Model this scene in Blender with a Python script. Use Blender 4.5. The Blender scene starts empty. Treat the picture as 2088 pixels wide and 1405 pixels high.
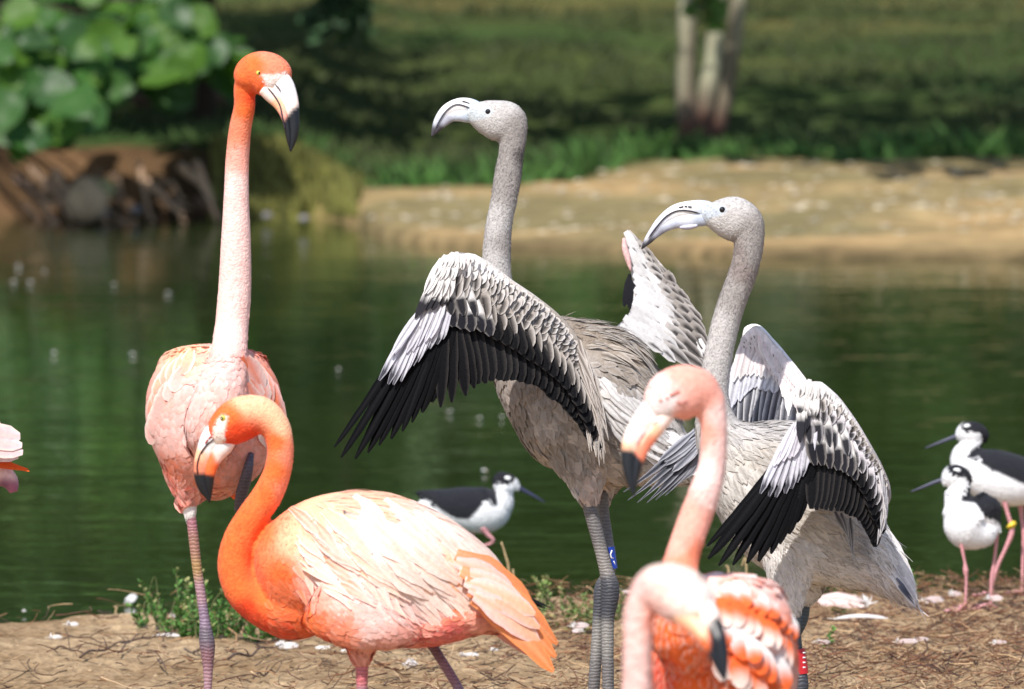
import bpy, math, random
import numpy as np
from mathutils import Vector

R = math.radians
# ------------------------------------------------------------------ camera
F = 17400.0                     # focal length in photo pixels (300 mm lens on a 36 mm sensor)
CZ = 1.62
TH = math.atan(1109.5 / F)      # camera pitched down a few degrees
scene = bpy.context.scene
cam_data = bpy.data.cameras.new('camera')
cam_data.lens = 300.0
cam_data.sensor_width = 36.0
cam_data.clip_start = 0.5
cam_data.clip_end = 2000.0
cam_data.dof.use_dof = True
cam_data.dof.focus_distance = 13.8
cam_data.dof.aperture_fstop = 9.5
cam = bpy.data.objects.new('camera', cam_data)
scene.collection.objects.link(cam)
cam.location = (0, 0, CZ)
cam.rotation_euler = (math.pi / 2 - TH, 0, 0)
scene.camera = cam
# ------------------------------------------------------------------ world + sun
SUN_EL, SUN_AZ = R(54), R(24)   # high sun, behind the camera and to its left
world = bpy.data.worlds.new('World')
scene.world = world
world.use_nodes = True
wn = world.node_tree
bg = wn.nodes['Background']
sky = wn.nodes.new('ShaderNodeTexSky')
sky.sky_type = 'NISHITA'
sky.sun_disc = False
sky.sun_elevation = SUN_EL
sky.sun_rotation = math.pi + SUN_AZ
wn.links.new(sky.outputs[0], bg.inputs[0])
bg.inputs[1].default_value = 0.14
sun_data = bpy.data.lights.new('sun', 'SUN')
sun_data.energy = 4.6
sun_data.angle = R(0.5)
sun_data.color = (1.0, 0.955, 0.89)
sun = bpy.data.objects.new('sun', sun_data)
scene.collection.objects.link(sun)
sdir = Vector((math.cos(SUN_EL) * math.sin(SUN_AZ), math.cos(SUN_EL) * math.cos(SUN_AZ), -math.sin(SUN_EL)))
sun.rotation_euler = sdir.to_track_quat('-Z', 'Y').to_euler()
sun.location = (-6, -8, 14)
scene.view_settings.view_transform = 'Standard'
scene.view_settings.look = 'None'
scene.view_settings.exposure = 0.25
scene.view_settings.gamma = 1.0
scene.render.engine = 'CYCLES'
scene.cycles.use_denoising = True
scene.cycles.max_bounces = 6

# ------------------------------------------------------------------ helpers
random.seed(7)
RNG = np.random.default_rng(7)
FWD = np.array([0, math.cos(TH), -math.sin(TH)])
UP = np.array([0, math.sin(TH), math.cos(TH)])
RT = np.array([1.0, 0, 0])
CAM = np.array([0, 0, CZ])
col = scene.collection
ORIGIN = {}


def P(px, py, d):
    """point of the place seen at photo pixel (px, py), d metres deep"""
    px, py, d = np.broadcast_arrays(np.asarray(px, float), np.asarray(py, float), np.asarray(d, float))
    x = (px - 1044.0) / F * d
    y = -(py - 702.5) / F * d
    return CAM + d[..., None] * FWD + x[..., None] * RT + y[..., None] * UP


def proj(V):
    Q = np.asarray(V) - CAM
    d = Q @ FWD
    return 1044.0 + (Q @ RT) / d * F, 702.5 - (Q @ UP) / d * F, d


def sc(*rgb):
    a = np.array(rgb, float) / 255.0
    return np.where(a <= 0.04045, a / 12.92, ((a + 0.055) / 1.055) ** 2.4)


def vec(rx, uy, tc):
    v = rx * RT + uy * UP - tc * FWD
    return v / np.linalg.norm(v)


def hash2(ix, iy, seed):
    h = (ix.astype(np.int64) * 374761393 + iy.astype(np.int64) * 668265263 + seed * 1442695041) & 0x7fffffff
    h = ((h ^ (h >> 13)) * 1274126177) & 0x7fffffff
    return ((h ^ (h >> 16)) & 0xffff) / 65535.0


def vnoise(x, y, seed=0):
    x = np.asarray(x, float); y = np.asarray(y, float)
    ix = np.floor(x); iy = np.floor(y)
    fx = x - ix; fy = y - iy
    fx = fx * fx * (3 - 2 * fx); fy = fy * fy * (3 - 2 * fy)
    a = hash2(ix, iy, seed); b = hash2(ix + 1, iy, seed)
    c = hash2(ix, iy + 1, seed); d = hash2(ix + 1, iy + 1, seed)
    return (a * (1 - fx) + b * fx) * (1 - fy) + (c * (1 - fx) + d * fx) * fy


def fbm(x, y, seed=0, o=3):
    r = 0; a = 0.5
    for k in range(o):
        r = r + a * (vnoise(x, y, seed + k) - 0.5); x = x * 2.03; y = y * 2.03; a *= 0.5
    return r


def setup_mesh(me, V, faces, cols=None, smooth=True):
    """faces: list of (n,k) int arrays"""
    V = np.asarray(V, float).reshape(-1, 3)
    faces = [np.asarray(f, np.int32) for f in (faces if isinstance(faces, list) else [faces]) if len(f)]
    me.vertices.add(len(V)); me.vertices.foreach_set('co', V.ravel())
    loops = np.concatenate([f.ravel() for f in faces])
    tot = np.concatenate([np.full(len(f), f.shape[1], np.int32) for f in faces])
    start = np.concatenate([[0], np.cumsum(tot)[:-1]]).astype(np.int32)
    me.loops.add(len(loops)); me.loops.foreach_set('vertex_index', loops.astype(np.int32))
    me.polygons.add(len(tot)); me.polygons.foreach_set('loop_start', start)
    me.polygons.foreach_set('loop_total', tot)
    me.polygons.foreach_set('use_smooth', np.full(len(tot), smooth))
    me.update(calc_edges=True); me.validate()
    if cols is not None:
        put_cols(me, cols)


def put_cols(me, cols):
    a = me.color_attributes.new('Col', 'FLOAT_COLOR', 'POINT')
    c = np.ones((len(me.vertices), 4)); c[:, :3] = np.clip(np.asarray(cols).reshape(-1, 3), 0, 1)
    a.data.foreach_set('color', c.ravel())


def tag(o, label=None, cat=None, group=None, kind=None):
    if label: o['label'] = label
    if cat: o['category'] = cat
    if group: o['group'] = group
    if kind: o['kind'] = kind
    return o


def empty(name, loc, label=None, cat=None, group=None):
    o = bpy.data.objects.new(name, None)
    o.empty_display_size = 0.1
    o.location = loc
    col.objects.link(o)
    ORIGIN[o.name] = np.array(loc, float)
    return tag(o, label, cat, group)


def link(name, me, mat, parent=None, at=None):
    o = bpy.data.objects.new(name, me)
    if mat is not None and not me.materials: me.materials.append(mat)
    col.objects.link(o)
    if parent is not None:
        o.parent = parent
        ORIGIN[o.name] = ORIGIN[parent.name]
    else:
        ORIGIN[o.name] = np.zeros(3) if at is None else np.array(at, float)
        if at is not None: o.location = at
    return o


def mk(name, V, faces, mat, parent=None, cols=None, smooth=True, at=None):
    V = np.asarray(V, float).reshape(-1, 3)
    org = ORIGIN[parent.name] if parent is not None else (np.zeros(3) if at is None else np.array(at, float))
    me = bpy.data.meshes.new(name)
    setup_mesh(me, V - org, faces, cols, smooth)
    return link(name, me, mat, parent, at)


def crv(pts, u):
    """Catmull-Rom through rows of pts, u in 0..1 by chord length of the first two columns"""
    p = np.asarray(pts, float)
    k = np.concatenate([[0], np.cumsum(np.maximum(np.linalg.norm(np.diff(p[:, :2], axis=0), axis=1), 1e-6))])
    k = k / k[-1]
    u = np.clip(np.asarray(u, float), 0, 1)
    m = np.zeros_like(p)
    dk = np.diff(k)[:, None]
    sl = np.diff(p, axis=0) / dk
    m[0] = sl[0]; m[-1] = sl[-1]
    if len(p) > 2:
        m[1:-1] = (sl[:-1] * dk[1:] + sl[1:] * dk[:-1]) / (dk[1:] + dk[:-1])
    i = np.clip(np.searchsorted(k, u, side='right') - 1, 0, len(k) - 2)
    h = dk[i]; t = ((u - k[i]) / h[:, 0])[:, None]
    return ((2 * t**3 - 3 * t**2 + 1) * p[i] + (t**3 - 2 * t**2 + t) * h * m[i]
            + (-2 * t**3 + 3 * t**2) * p[i + 1] + (t**3 - t**2) * h * m[i + 1])


def tube(C, rn, rd, seg=20, axis=None):
    """closed tube round world points C with in-view radius rn and depth radius rd"""
    ax = FWD if axis is None else axis
    T = np.gradient(C, axis=0)
    T /= np.linalg.norm(T, axis=1)[:, None] + 1e-12
    N = np.cross(T, ax); ln = np.linalg.norm(N, axis=1)[:, None]
    N = np.where(ln > 1e-4, N / (ln + 1e-12), RT)
    B = np.cross(N, T)
    ph = np.linspace(0, 2 * math.pi, seg, endpoint=False)
    V = (C[:, None] + N[:, None] * (rn[:, None] * np.cos(ph))[..., None] + B[:, None] * (rd[:, None] * np.sin(ph))[..., None])
    n = len(C)
    i = np.arange(n - 1)[:, None] * seg; j = np.arange(seg)[None]; j2 = (j + 1) % seg
    Q = np.stack([i + j, i + j2, i + seg + j2, i + seg + j], -1).reshape(-1, 4)
    V = np.concatenate([V.reshape(-1, 3), C[:1], C[-1:]])
    a = n * seg; jj = np.arange(seg); jn = (jj + 1) % seg
    T1 = np.stack([np.full(seg, a), jn, jj], -1)
    b = (n - 1) * seg
    T2 = np.stack([np.full(seg, a + 1), b + jj, b + jn], -1)
    return V, Q, np.concatenate([T1, T2])


def loft(ctrl, d0, n=40, seg=24):
    """ctrl rows: px, py, depth offset (m), half width px, half depth px"""
    c = crv(ctrl, np.linspace(0, 1, n))
    d = d0 + c[:, 2]
    C = P(c[:, 0], c[:, 1], d)
    s = d / F
    return tube(C, np.maximum(c[:, 3], 0.3) * s, np.maximum(c[:, 4], 0.3) * s, seg)


def l3(rows, k=0.85, dd=0.0):
    """rows px,py,r -> loft rows with depth radius k*r"""
    return [(x, y, dd, r, r * k) for x, y, r in rows]


def merge(parts):
    V = []; Q = []; T = []; o = 0
    for v, q, t in parts:
        V.append(v); Q.append(q + o); T.append(t + o); o += len(v)
    return np.concatenate(V), [np.concatenate(Q), np.concatenate(T)]


def fuse(parts, voxel, smooth=4):
    """one continuous skin over overlapping tubes"""
    V, Fc = merge(parts)
    me = bpy.data.meshes.new('tmp'); setup_mesh(me, V, Fc)
    o = bpy.data.objects.new('tmp', me); col.objects.link(o)
    m = o.modifiers.new('r', 'REMESH'); m.mode = 'VOXEL'; m.voxel_size = voxel; m.use_smooth_shade = True
    m = o.modifiers.new('s', 'SMOOTH'); m.factor = 0.5; m.iterations = smooth
    dg = bpy.context.evaluated_depsgraph_get()
    out = bpy.data.meshes.new_from_object(o.evaluated_get(dg))
    bpy.data.objects.remove(o); bpy.data.meshes.remove(me)
    nv = len(out.vertices); co = np.empty(nv * 3); out.vertices.foreach_get('co', co)
    out.polygons.foreach_set('use_smooth', np.full(len(out.polygons), True))
    return out, co.reshape(-1, 3)


def cfield(ctrl, power=3.0):
    """colour field over photo pixels from (px, py, rgb) controls"""
    xy = np.array([(c[0], c[1]) for c in ctrl], float); rgb = np.array([c[2] for c in ctrl], float)

    def f(px, py):
        out = np.empty((len(px), rgb.shape[1]))
        for a in range(0, len(px), 20000):
            w = 1.0 / (((px[a:a + 20000, None] - xy[:, 0])**2 + (py[a:a + 20000, None] - xy[:, 1])**2 + 40.0) ** (power / 2))
            out[a:a + 20000] = (w @ rgb) / w.sum(1)[:, None]
        return out
    return f


def inpoly(px, py, poly):
    r = np.zeros(len(px), bool); n = len(poly)
    for i in range(n):
        x1, y1 = poly[i]; x2, y2 = poly[(i + 1) % n]
        c = ((y1 > py) != (y2 > py)) & (px < (x2 - x1) * (py - y1) / (y2 - y1 + 1e-9) + x1)
        r ^= c
    return r


def soft_in(px, py, poly, r=2.5):
    o = [(0, 0), (r, 0), (-r, 0), (0, r), (0, -r), (r * .7, r * .7), (-r * .7, r * .7), (r * .7, -r * .7), (-r * .7, -r * .7)]
    return sum(inpoly(px + a, py + b, poly).astype(float) for a, b in o) / len(o)


# ------------------------------------------------------------------ materials
def mat(name, build):
    m = bpy.data.materials.new(name); m.use_nodes = True
    nt = m.node_tree; b = nt.nodes['Principled BSDF']
    build(nt, b, lambda t: nt.nodes.new('ShaderNode' + t), lambda a, i: nt.links.new(a, i))
    return m


def mixrgb(new, lk, typ, fac, a, b):
    n = new('MixRGB'); n.blend_type = typ
    for s, v in zip(n.inputs, (fac, a, b)):
        if hasattr(v, 'links'): lk(v, s)
        elif isinstance(v, (int, float)): s.default_value = v
        else: s.default_value = (*v, 1)
    return n.outputs[0]


def noise(new, lk, scale, detail=3, vecin=None, dist=0.0):
    n = new('TexNoise'); n.inputs['Scale'].default_value = scale; n.inputs['Detail'].default_value = detail
    n.inputs['Distortion'].default_value = dist
    if vecin is not None: lk(vecin, n.inputs['Vector'])
    return n.outputs['Fac']


def ramp(new, lk, fac, stops):
    r = new('ValToRGB'); lk(fac, r.inputs[0]); e = r.color_ramp.elements
    while len(e) < len(stops): e.new(0.5)
    for x, (p, c) in zip(e, stops): x.position = p; x.color = (*c, 1) if len(c) == 3 else c
    return r.outputs[0]


def bump(new, lk, h, strength, dist, b):
    n = new('Bump'); n.inputs['Strength'].default_value = strength; n.inputs['Distance'].default_value = dist
    lk(h, n.inputs['Height']); lk(n.outputs[0], b.inputs['Normal'])


def attr(new, name='Col'):
    a = new('Attribute'); a.attribute_name = name
    return a.outputs['Color']


def geo_pos(new):
    return new('NewGeometry').outputs['Position']


def plumage(name, rough, spec, trans, lo, hi, scale, bstr, sheen=0.1):
    def f(nt, b, new, lk):
        pos = geo_pos(new)
        n = noise(new, lk, scale, 4, pos)
        g = ramp(new, lk, n, [(0.3, (lo,) * 3), (0.7, (hi,) * 3)])
        c = mixrgb(new, lk, 'MULTIPLY', 1.0, attr(new), g)
        lk(c, b.inputs['Base Color'])
        b.inputs['Roughness'].default_value = rough
        b.inputs['Specular IOR Level'].default_value = spec
        b.inputs['Sheen Weight'].default_value = sheen
        b.inputs['Sheen Roughness'].default_value = 0.6
        if bstr: bump(new, lk, noise(new, lk, scale * 2.2, 2, pos), bstr, 0.004, b)
        if trans:
            t = new('BsdfTranslucent'); lk(c, t.inputs[0])
            mx = new('MixShader'); mx.inputs[0].default_value = trans
            lk(b.outputs[0], mx.inputs[1]); lk(t.outputs[0], mx.inputs[2])
            lk(mx.outputs[0], nt.nodes['Material Output'].inputs[0])
    return mat(name, f)


M = {}
M['body'] = plumage('down_skin', 0.85, 0.15, 0, 0.86, 1.08, 130, 0.5)
M['feather'] = plumage('feather_vane', 0.7, 0.2, 0.18, 0.88, 1.06, 160, 0.15)
M['quill'] = plumage('flight_feather', 0.6, 0.08, 0.0, 0.85, 1.05, 160, 0.2, 0.0)


def _bill(nt, b, new, lk):
    n = noise(new, lk, 220, 3, geo_pos(new))
    lk(mixrgb(new, lk, 'MULTIPLY', 1.0, attr(new), ramp(new, lk, n, [(0.3, (0.86,) * 3), (0.7, (1.05,) * 3)])), b.inputs['Base Color'])
    b.inputs['Roughness'].default_value = 0.38; b.inputs['Specular IOR Level'].default_value = 0.45
    bump(new, lk, n, 0.12, 0.002, b)


M['bill'] = mat('bill_horn', _bill)


def _leg(nt, b, new, lk):
    pos = geo_pos(new)
    w = new('TexWave'); w.wave_type = 'BANDS'; w.bands_direction = 'Z'
    w.inputs['Scale'].default_value = 58; w.inputs['Distortion'].default_value = 4.5; w.inputs['Detail'].default_value = 2
    w.inputs['Detail Scale'].default_value = 1.5
    lk(pos, w.inputs['Vector'])
    v = new('TexVoronoi'); v.inputs['Scale'].default_value = 260; lk(pos, v.inputs['Vector'])
    g = ramp(new, lk, w.outputs['Fac'], [(0.0, (0.66,) * 3), (0.4, (1.05,) * 3)])
    c = mixrgb(new, lk, 'MULTIPLY', 1.0, attr(new), g)
    c = mixrgb(new, lk, 'MULTIPLY', 0.35, c, ramp(new, lk, v.outputs['Distance'], [(0.2, (1,) * 3), (0.7, (0.4,) * 3)]))
    lk(c, b.inputs['Base Color'])
    b.inputs['Roughness'].default_value = 0.5
    bump(new, lk, w.outputs['Fac'], 0.4, 0.0015, b)


M['leg'] = mat('scaly_leg', _leg)


def flat(name, rgb, rough=0.6, spec=0.3, var=0.15, scale=60):
    def f(nt, b, new, lk):
        n = noise(new, lk, scale, 3, geo_pos(new))
        lk(mixrgb(new, lk, 'MULTIPLY', 1.0, rgb, ramp(new, lk, n, [(0.3, (1 - var,) * 3), (0.7, (1 + var * 0.5,) * 3)])), b.inputs['Base Color'])
        b.inputs['Roughness'].default_value = rough; b.inputs['Specular IOR Level'].default_value = spec
    return mat(name, f)


M['eye'] = flat('eye_black', (0.006, 0.006, 0.007), 0.08, 0.6, 0.0)
M['iris'] = flat('eye_yellow', sc(206, 194, 84), 0.2, 0.5, 0.1)
M['band_blue'] = flat('band_blue', sc(25, 60, 165), 0.35, 0.5, 0.05)
M['band_red'] = flat('band_red', sc(190, 30, 40), 0.35, 0.5, 0.05)
M['band_yellow'] = flat('band_yellow', sc(230, 200, 60), 0.35, 0.5, 0.05)
M['mark_white'] = flat('mark_white', (0.85, 0.85, 0.85), 0.5, 0.3, 0.02)
M['down'] = plumage('loose_down', 0.8, 0.1, 0.25, 0.9, 1.05, 90, 0.1)
M['vcol'] = plumage('natural_matt', 0.85, 0.15, 0, 0.75, 1.15, 70, 0.3)
M['leafy'] = plumage('leaf_small', 0.55, 0.3, 0.25, 0.75, 1.2, 40, 0)


# ------------------------------------------------------------------ feathers
def vane(T, tip=0.0, slim=0.45):
    """half-width along a feather; tip 0 = round, 1 = pointed"""
    up = np.clip(T / 0.35, 0, 1); up = slim + (1 - slim) * (up * up * (3 - 2 * up))
    k = np.clip((T - (0.62 - 0.35 * tip)) / (0.38 + 0.35 * tip), 0, 1)
    dn = np.where(tip > 0.5, 1 - k**1.25, np.sqrt(np.clip(1 - k**2.2, 0, 1)))
    return up * np.maximum(dn, 0.03 + 0.27 * (1 - min(tip, 1.0)))


def feathers(B, Tip, n, W, colfn, nt=7, ns=5, cup=0.05, arch=0.015, sweep=0.0, tip=0.0, slim=0.45, ridge=0.03, rag=0.08):
    """many feathers at once. B,Tip,n (N,3), W (N,) half-widths in metres. colfn(T,S,N)->(N,nt,ns,3)"""
    B = np.atleast_2d(B); Tip = np.atleast_2d(Tip); N = len(B)
    n = np.broadcast_to(np.atleast_2d(n), B.shape); W = np.broadcast_to(np.atleast_1d(W), (N,))
    a = Tip - B; L = np.linalg.norm(a, axis=1); a = a / L[:, None]
    n = n - (n * a).sum(1)[:, None] * a; n = n / (np.linalg.norm(n, axis=1)[:, None] + 1e-9)
    b = np.cross(n, a)
    t = np.linspace(0, 1, nt); s = np.linspace(-1, 1, ns)
    T, S = np.meshgrid(t, s, indexing='ij')
    w = vane(T, tip, slim)
    side = W[:, None, None] * (S * w)[None] * (1 + rag * (RNG.random((N, nt, ns)) * 2 - 1) * (T > .15)[None])
    sw = np.broadcast_to(np.atleast_1d(sweep), (N,))[:, None, None] * L[:, None, None] * (T * (1 - T) * 2)[None]
    hgt = (W[:, None, None] * (-cup * S**2 * w + ridge * (S == 0))[None]
           + (np.broadcast_to(np.atleast_1d(arch), (N,)) * L)[:, None, None] * np.sin(math.pi * T)[None])
    V = (B[:, None, None] + a[:, None, None] * (L[:, None, None] * T[None])[..., None]
         + b[:, None, None] * (side + sw)[..., None] + n[:, None, None] * hgt[..., None])
    C = colfn(T, S, N)
    i = np.arange(nt - 1)[:, None] * ns; j = np.arange(ns - 1)[None]
    q = np.stack([i + j, i + j + 1, i + ns + j + 1, i + ns + j], -1).reshape(-1, 4)
    Q = (q[None] + (np.arange(N) * nt * ns)[:, None, None]).reshape(-1, 4)
    return V.reshape(-1, 3), Q, np.broadcast_to(C, (N, nt, ns, 3)).reshape(-1, 3)


def one_feather(name, parent, B, Tip, n, W, colfn, m='feather', **kw):
    V, Q, C = feathers(B, Tip, n, W, colfn, **kw)
    return mk(name, V, Q, M[m], parent, C)


def cf_plain(c0, c1=None, edge=None, shaft=None, var=0.1, e0=0.75):
    """colour from base c0 to tip c1, optional edge and shaft colours"""
    c0 = np.asarray(c0, float); c1 = c0 if c1 is None else np.asarray(c1, float)

    def f(T, S, N):
        v = 1 + var * (RNG.random((N, 1, 1, 1)) * 2 - 1)
        C = c0 + (c1 - c0) * T[..., None]
        if edge is not None:
            k = np.clip((np.abs(S) - e0) / (1.001 - e0), 0, 1)[..., None]; C = C * (1 - k) + np.asarray(edge) * k
        if shaft is not None:
            k = (S == 0)[..., None] * 0.8; C = C * (1 - k) + np.asarray(shaft) * k
        return np.clip(C[None] * v, 0, 1)
    return f


def cf_tip(c0, c1, at=0.6, soft=0.08, edge=None, shaft=None, var=0.08):
    """c0 up to a fraction of the length, c1 beyond it"""
    c0 = np.asarray(c0, float); c1 = np.asarray(c1, float)

    def f(T, S, N):
        v = 1 + var * (RNG.random((N, 1, 1, 1)) * 2 - 1)
        aa = at + 0.08 * (RNG.random((N, 1, 1)) * 2 - 1)
        k = np.clip((T[None] - aa - 0.1 * (np.abs(S))[None]) / soft + 0.5, 0, 1)[..., None]
        C = c0 * (1 - k) + c1 * k
        if edge is not None:
            e = (np.abs(S) > 0.9)[None, ..., None] * 0.8; C = C * (1 - e) + np.asarray(edge) * e
        if shaft is not None:
            e = (S == 0)[None, ..., None] * 0.7; C = C * (1 - e) + np.asarray(shaft) * e
        return np.clip(C * v, 0, 1)
    return f


def cf_streak(c0, dark, var=0.12, w=0.55, t0=0.25, edge=None):
    """pale covert with a dark lens along the shaft"""
    c0 = np.asarray(c0, float); dark = np.asarray(dark, float)

    def f(T, S, N):
        v = 1 + var * (RNG.random((N, 1, 1, 1)) * 2 - 1)
        k = np.clip(1 - np.abs(S) / w, 0, 1) * np.clip((T - t0) / 0.2, 0, 1) * np.clip((1.07 - T) / 0.12, 0, 1)
        k = np.clip(k * 1.8, 0, 1)[..., None]
        C = c0 * (1 - k) + dark * k
        if edge is not None:
            e = ((np.abs(S) > 0.9) * (T > 0.3))[..., None] * 0.7; C = C * (1 - e) + np.asarray(edge) * e
        return np.clip(C[None] * v, 0, 1)
    return f


def sample_mesh(me, N):
    """random points and normals on a mesh by area"""
    me.calc_loop_triangles()
    n = len(me.loop_triangles); idx = np.empty(n * 3, np.int32); me.loop_triangles.foreach_get('vertices', idx)
    co = np.empty(len(me.vertices) * 3); me.vertices.foreach_get('co', co); co = co.reshape(-1, 3)
    no = np.empty(len(me.vertices) * 3); me.vertices.foreach_get('normal', no); no = no.reshape(-1, 3)
    t = idx.reshape(-1, 3); A = np.linalg.norm(np.cross(co[t[:, 1]] - co[t[:, 0]], co[t[:, 2]] - co[t[:, 0]]), axis=1)
    k = RNG.choice(n, N, p=A / A.sum()); r = np.sqrt(RNG.random(N)); q = RNG.random(N)
    w = np.stack([1 - r, r * (1 - q), r * q], -1)
    p = (co[t[k]] * w[..., None]).sum(1); nn = (no[t[k]] * w[..., None]).sum(1)
    return p, nn / (np.linalg.norm(nn, axis=1)[:, None] + 1e-9)


def coat(name, body, parent, N, flow, size, colf, region=None, lift=0.12, jit=0.25, var=0.12, edge=None, tipc=None,
         nt=5, ns=3, tip=0.0, m='feather', szvar=0.3, cup=0.1, power=2.0, shaft=None, arch=0.03, slim=0.45, conform=None):
    """a layer of small overlapping body feathers following the flow field"""
    p, n = sample_mesh(body.data, N)
    p = p + ORIGIN[body.name]
    px, py, d = proj(p)
    if region is not None:
        k = RNG.random(len(px)) < np.broadcast_to(region(px, py), px.shape)
        p, n, px, py, d = p[k], n[k], px[k], py[k], d[k]
    if not len(p): return None
    fl = cfield([(a, b, (c, e)) for a, b, c, e in flow], power)(px, py)
    fl /= np.linalg.norm(fl, axis=1)[:, None] + 1e-9
    a = fl[:, :1] * RT - fl[:, 1:] * UP + jit * (RNG.random((len(p), 3)) - 0.5) * 2
    a = a - (a * n).sum(1)[:, None] * n
    a /= np.linalg.norm(a, axis=1)[:, None] + 1e-9
    sz = cfield([(x, y, (l, w)) for x, y, l, w in size], power)(px, py)
    rs = 1 + szvar * (RNG.random(len(p)) * 2 - 1)
    s = d / F
    L = sz[:, 0] * rs * s; W = sz[:, 1] * rs * s * 0.5
    lf = 0.55 * lift * (0.5 + RNG.random(len(p)))
    base = p - n * (0.05 * L)[:, None]
    tipp = base + a * L[:, None] + n * (lf * L)[:, None]
    if conform is None: conform = nt >= 4
    if conform:                                  # bend every feather down on to the curved body
        from mathutils.bvhtree import BVHTree
        me = body.data; org = ORIGIN[body.name]
        bv = BVHTree.FromPolygons([tuple(v.co) for v in me.vertices], [tuple(q.vertices) for q in me.polygons])
        ar = np.empty(len(p))
        for i in range(len(p)):
            loc, nr, _, _ = bv.find_nearest(Vector(tipp[i] - org))
            tp = np.array(loc) + org + np.array(nr) * (lf[i] * L[i] * .6 + .0012)
            mid = (base[i] + tp) / 2
            loc, nr, _, _ = bv.find_nearest(Vector(mid - org))
            m2 = np.array(loc) + org + np.array(nr) * (lf[i] * L[i] * .3 + .0012)
            ax = tp - base[i]; nn = n[i] - ax * (n[i] @ ax) / (ax @ ax); nn = nn / (np.linalg.norm(nn) + 1e-9)
            ar[i] = np.clip(((m2 - mid) @ nn) / np.linalg.norm(ax), -.05, .4); tipp[i] = tp
        arch = ar
    cc = colf(px, py)

    def cfn(T, S, NN):
        v = 1 + var * (RNG.random((NN, 1, 1, 1)) * 2 - 1)
        C = cc[:, None, None, :] * v * np.ones((1, nt, ns, 1))
        if tipc is not None:
            tc, amt = tipc; k = (np.clip((T - 0.45) / 0.5, 0, 1)**1.5 * amt)[None, ..., None] * RNG.random((NN, 1, 1, 1)) * 1.3
            C = C * (1 - k) + np.asarray(tc) * k
        if edge is not None:
            ec, amt = edge; k = ((np.abs(S) > 0.9) * (T > 0.2) * amt)[None, ..., None]; C = C * (1 - k) + np.asarray(ec) * k
        if shaft is not None:
            ec, amt = shaft; k = ((S == 0) * np.clip(T * 1.6, 0, 1) * amt)[None, ..., None] * RNG.random((NN, 1, 1, 1)) * 1.5
            k = np.clip(k, 0, 1)
            C = C * (1 - k) + np.asarray(ec) * k
        return np.clip(C, 0, 1)
    V, Q, C = feathers(base, tipp, n, W, cfn, nt=nt, ns=ns, cup=cup, arch=arch, tip=tip, ridge=0.0, slim=slim, rag=0.03)
    o = mk(name, V, Q, M[m], parent, C)
    o['kind'] = 'stuff'
    return o


# ------------------------------------------------------------------ near bank height
LIP = 0.06


def edge_y(x):
    """far lip of the near bank, metres from the camera"""
    px = 1044 + x * F / 16.5
    return np.interp(px, [-3000, 0, 500, 1100, 1500, 1800, 2100, 5000], [16.0, 16.2, 16.35, 16.55, 16.7, 16.85, 16.95, 17.4]) + 0.10 * fbm(x * 7, 0 * x, 3) + 0.05 * fbm(x * 25, 0 * x, 5)


def gz(x, y):
    x = np.asarray(x, float); y = np.asarray(y, float)
    z = LIP + 0.05 * fbm(x * 1.4, y * 1.4, 11, 2) + 0.02 * fbm(x * 9, y * 9, 12, 3) + 0.012 * fbm(x * 40, y * 40, 13, 2)
    k = np.clip((y - edge_y(x) + 0.03) / 0.16, 0, 1); k = k * k * (3 - 2 * k)
    return z * (1 - k) + (-0.45) * k


def gpy(px, d):
    """photo row where the near bank is at depth d"""
    py = 702.5
    z = LIP
    for _ in range(3):
        py = 702.5 + F * ((CZ - z) / d - math.sin(TH)) / math.cos(TH)
        q = P(px, py, d); z = float(gz(q[0], q[1]))
    return float(py)
# ------------------------------------------------------------------ setting: near bank, water, far bank
def grid_mesh(name, xs, ys, zf, m, colf=None, kind='structure'):
    X, Y = np.meshgrid(xs, ys, indexing='ij')
    Z = zf(X, Y)
    V = np.stack([X, Y, Z], -1).reshape(-1, 3)
    n = len(ys); i = np.arange(len(xs) - 1)[:, None] * n; j = np.arange(n - 1)[None]
    Q = np.stack([i + j, i + n + j, i + n + j + 1, i + j + 1], -1).reshape(-1, 4)
    o = mk(name, V, Q, m, None, colf(X, Y, Z).reshape(-1, 3) if colf else None)
    o['kind'] = kind
    return o


def spaced(a, b, fine, lo, hi, n):
    """fine steps between a and b, growing outside to lo and hi"""
    mid = np.arange(a, b + 1e-9, fine)
    left = a - np.geomspace(fine, a - lo, n)[::-1]; right = b + np.geomspace(fine, hi - b, n)
    return np.concatenate([left, mid, right])


def _dirt(nt, b, new, lk):
    pos = geo_pos(new)
    a = noise(new, lk, 3.5, 5, pos); f = noise(new, lk, 70, 6, pos); g = noise(new, lk, 16, 5, pos)
    c = ramp(new, lk, a, [(0.35, tuple(sc(160, 136, 106))), (0.65, tuple(sc(192, 168, 136)))])
    c = mixrgb(new, lk, 'MULTIPLY', 1.0, c, ramp(new, lk, f, [(0.35, (0.6, 0.57, 0.54)), (0.62, (1.06, 1.04, 1.0))]))
    c = mixrgb(new, lk, 'MULTIPLY', 1.0, c, ramp(new, lk, g, [(0.35, (0.68, 0.64, 0.6)), (0.6, (1, 1, 1))]))
    lk(c, b.inputs['Base Color']); b.inputs['Roughness'].default_value = 0.95; b.inputs['Specular IOR Level'].default_value = 0.1
    bump(new, lk, f, 0.8, 0.012, b)


M['dirt'] = mat('bank_dirt', _dirt)


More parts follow.
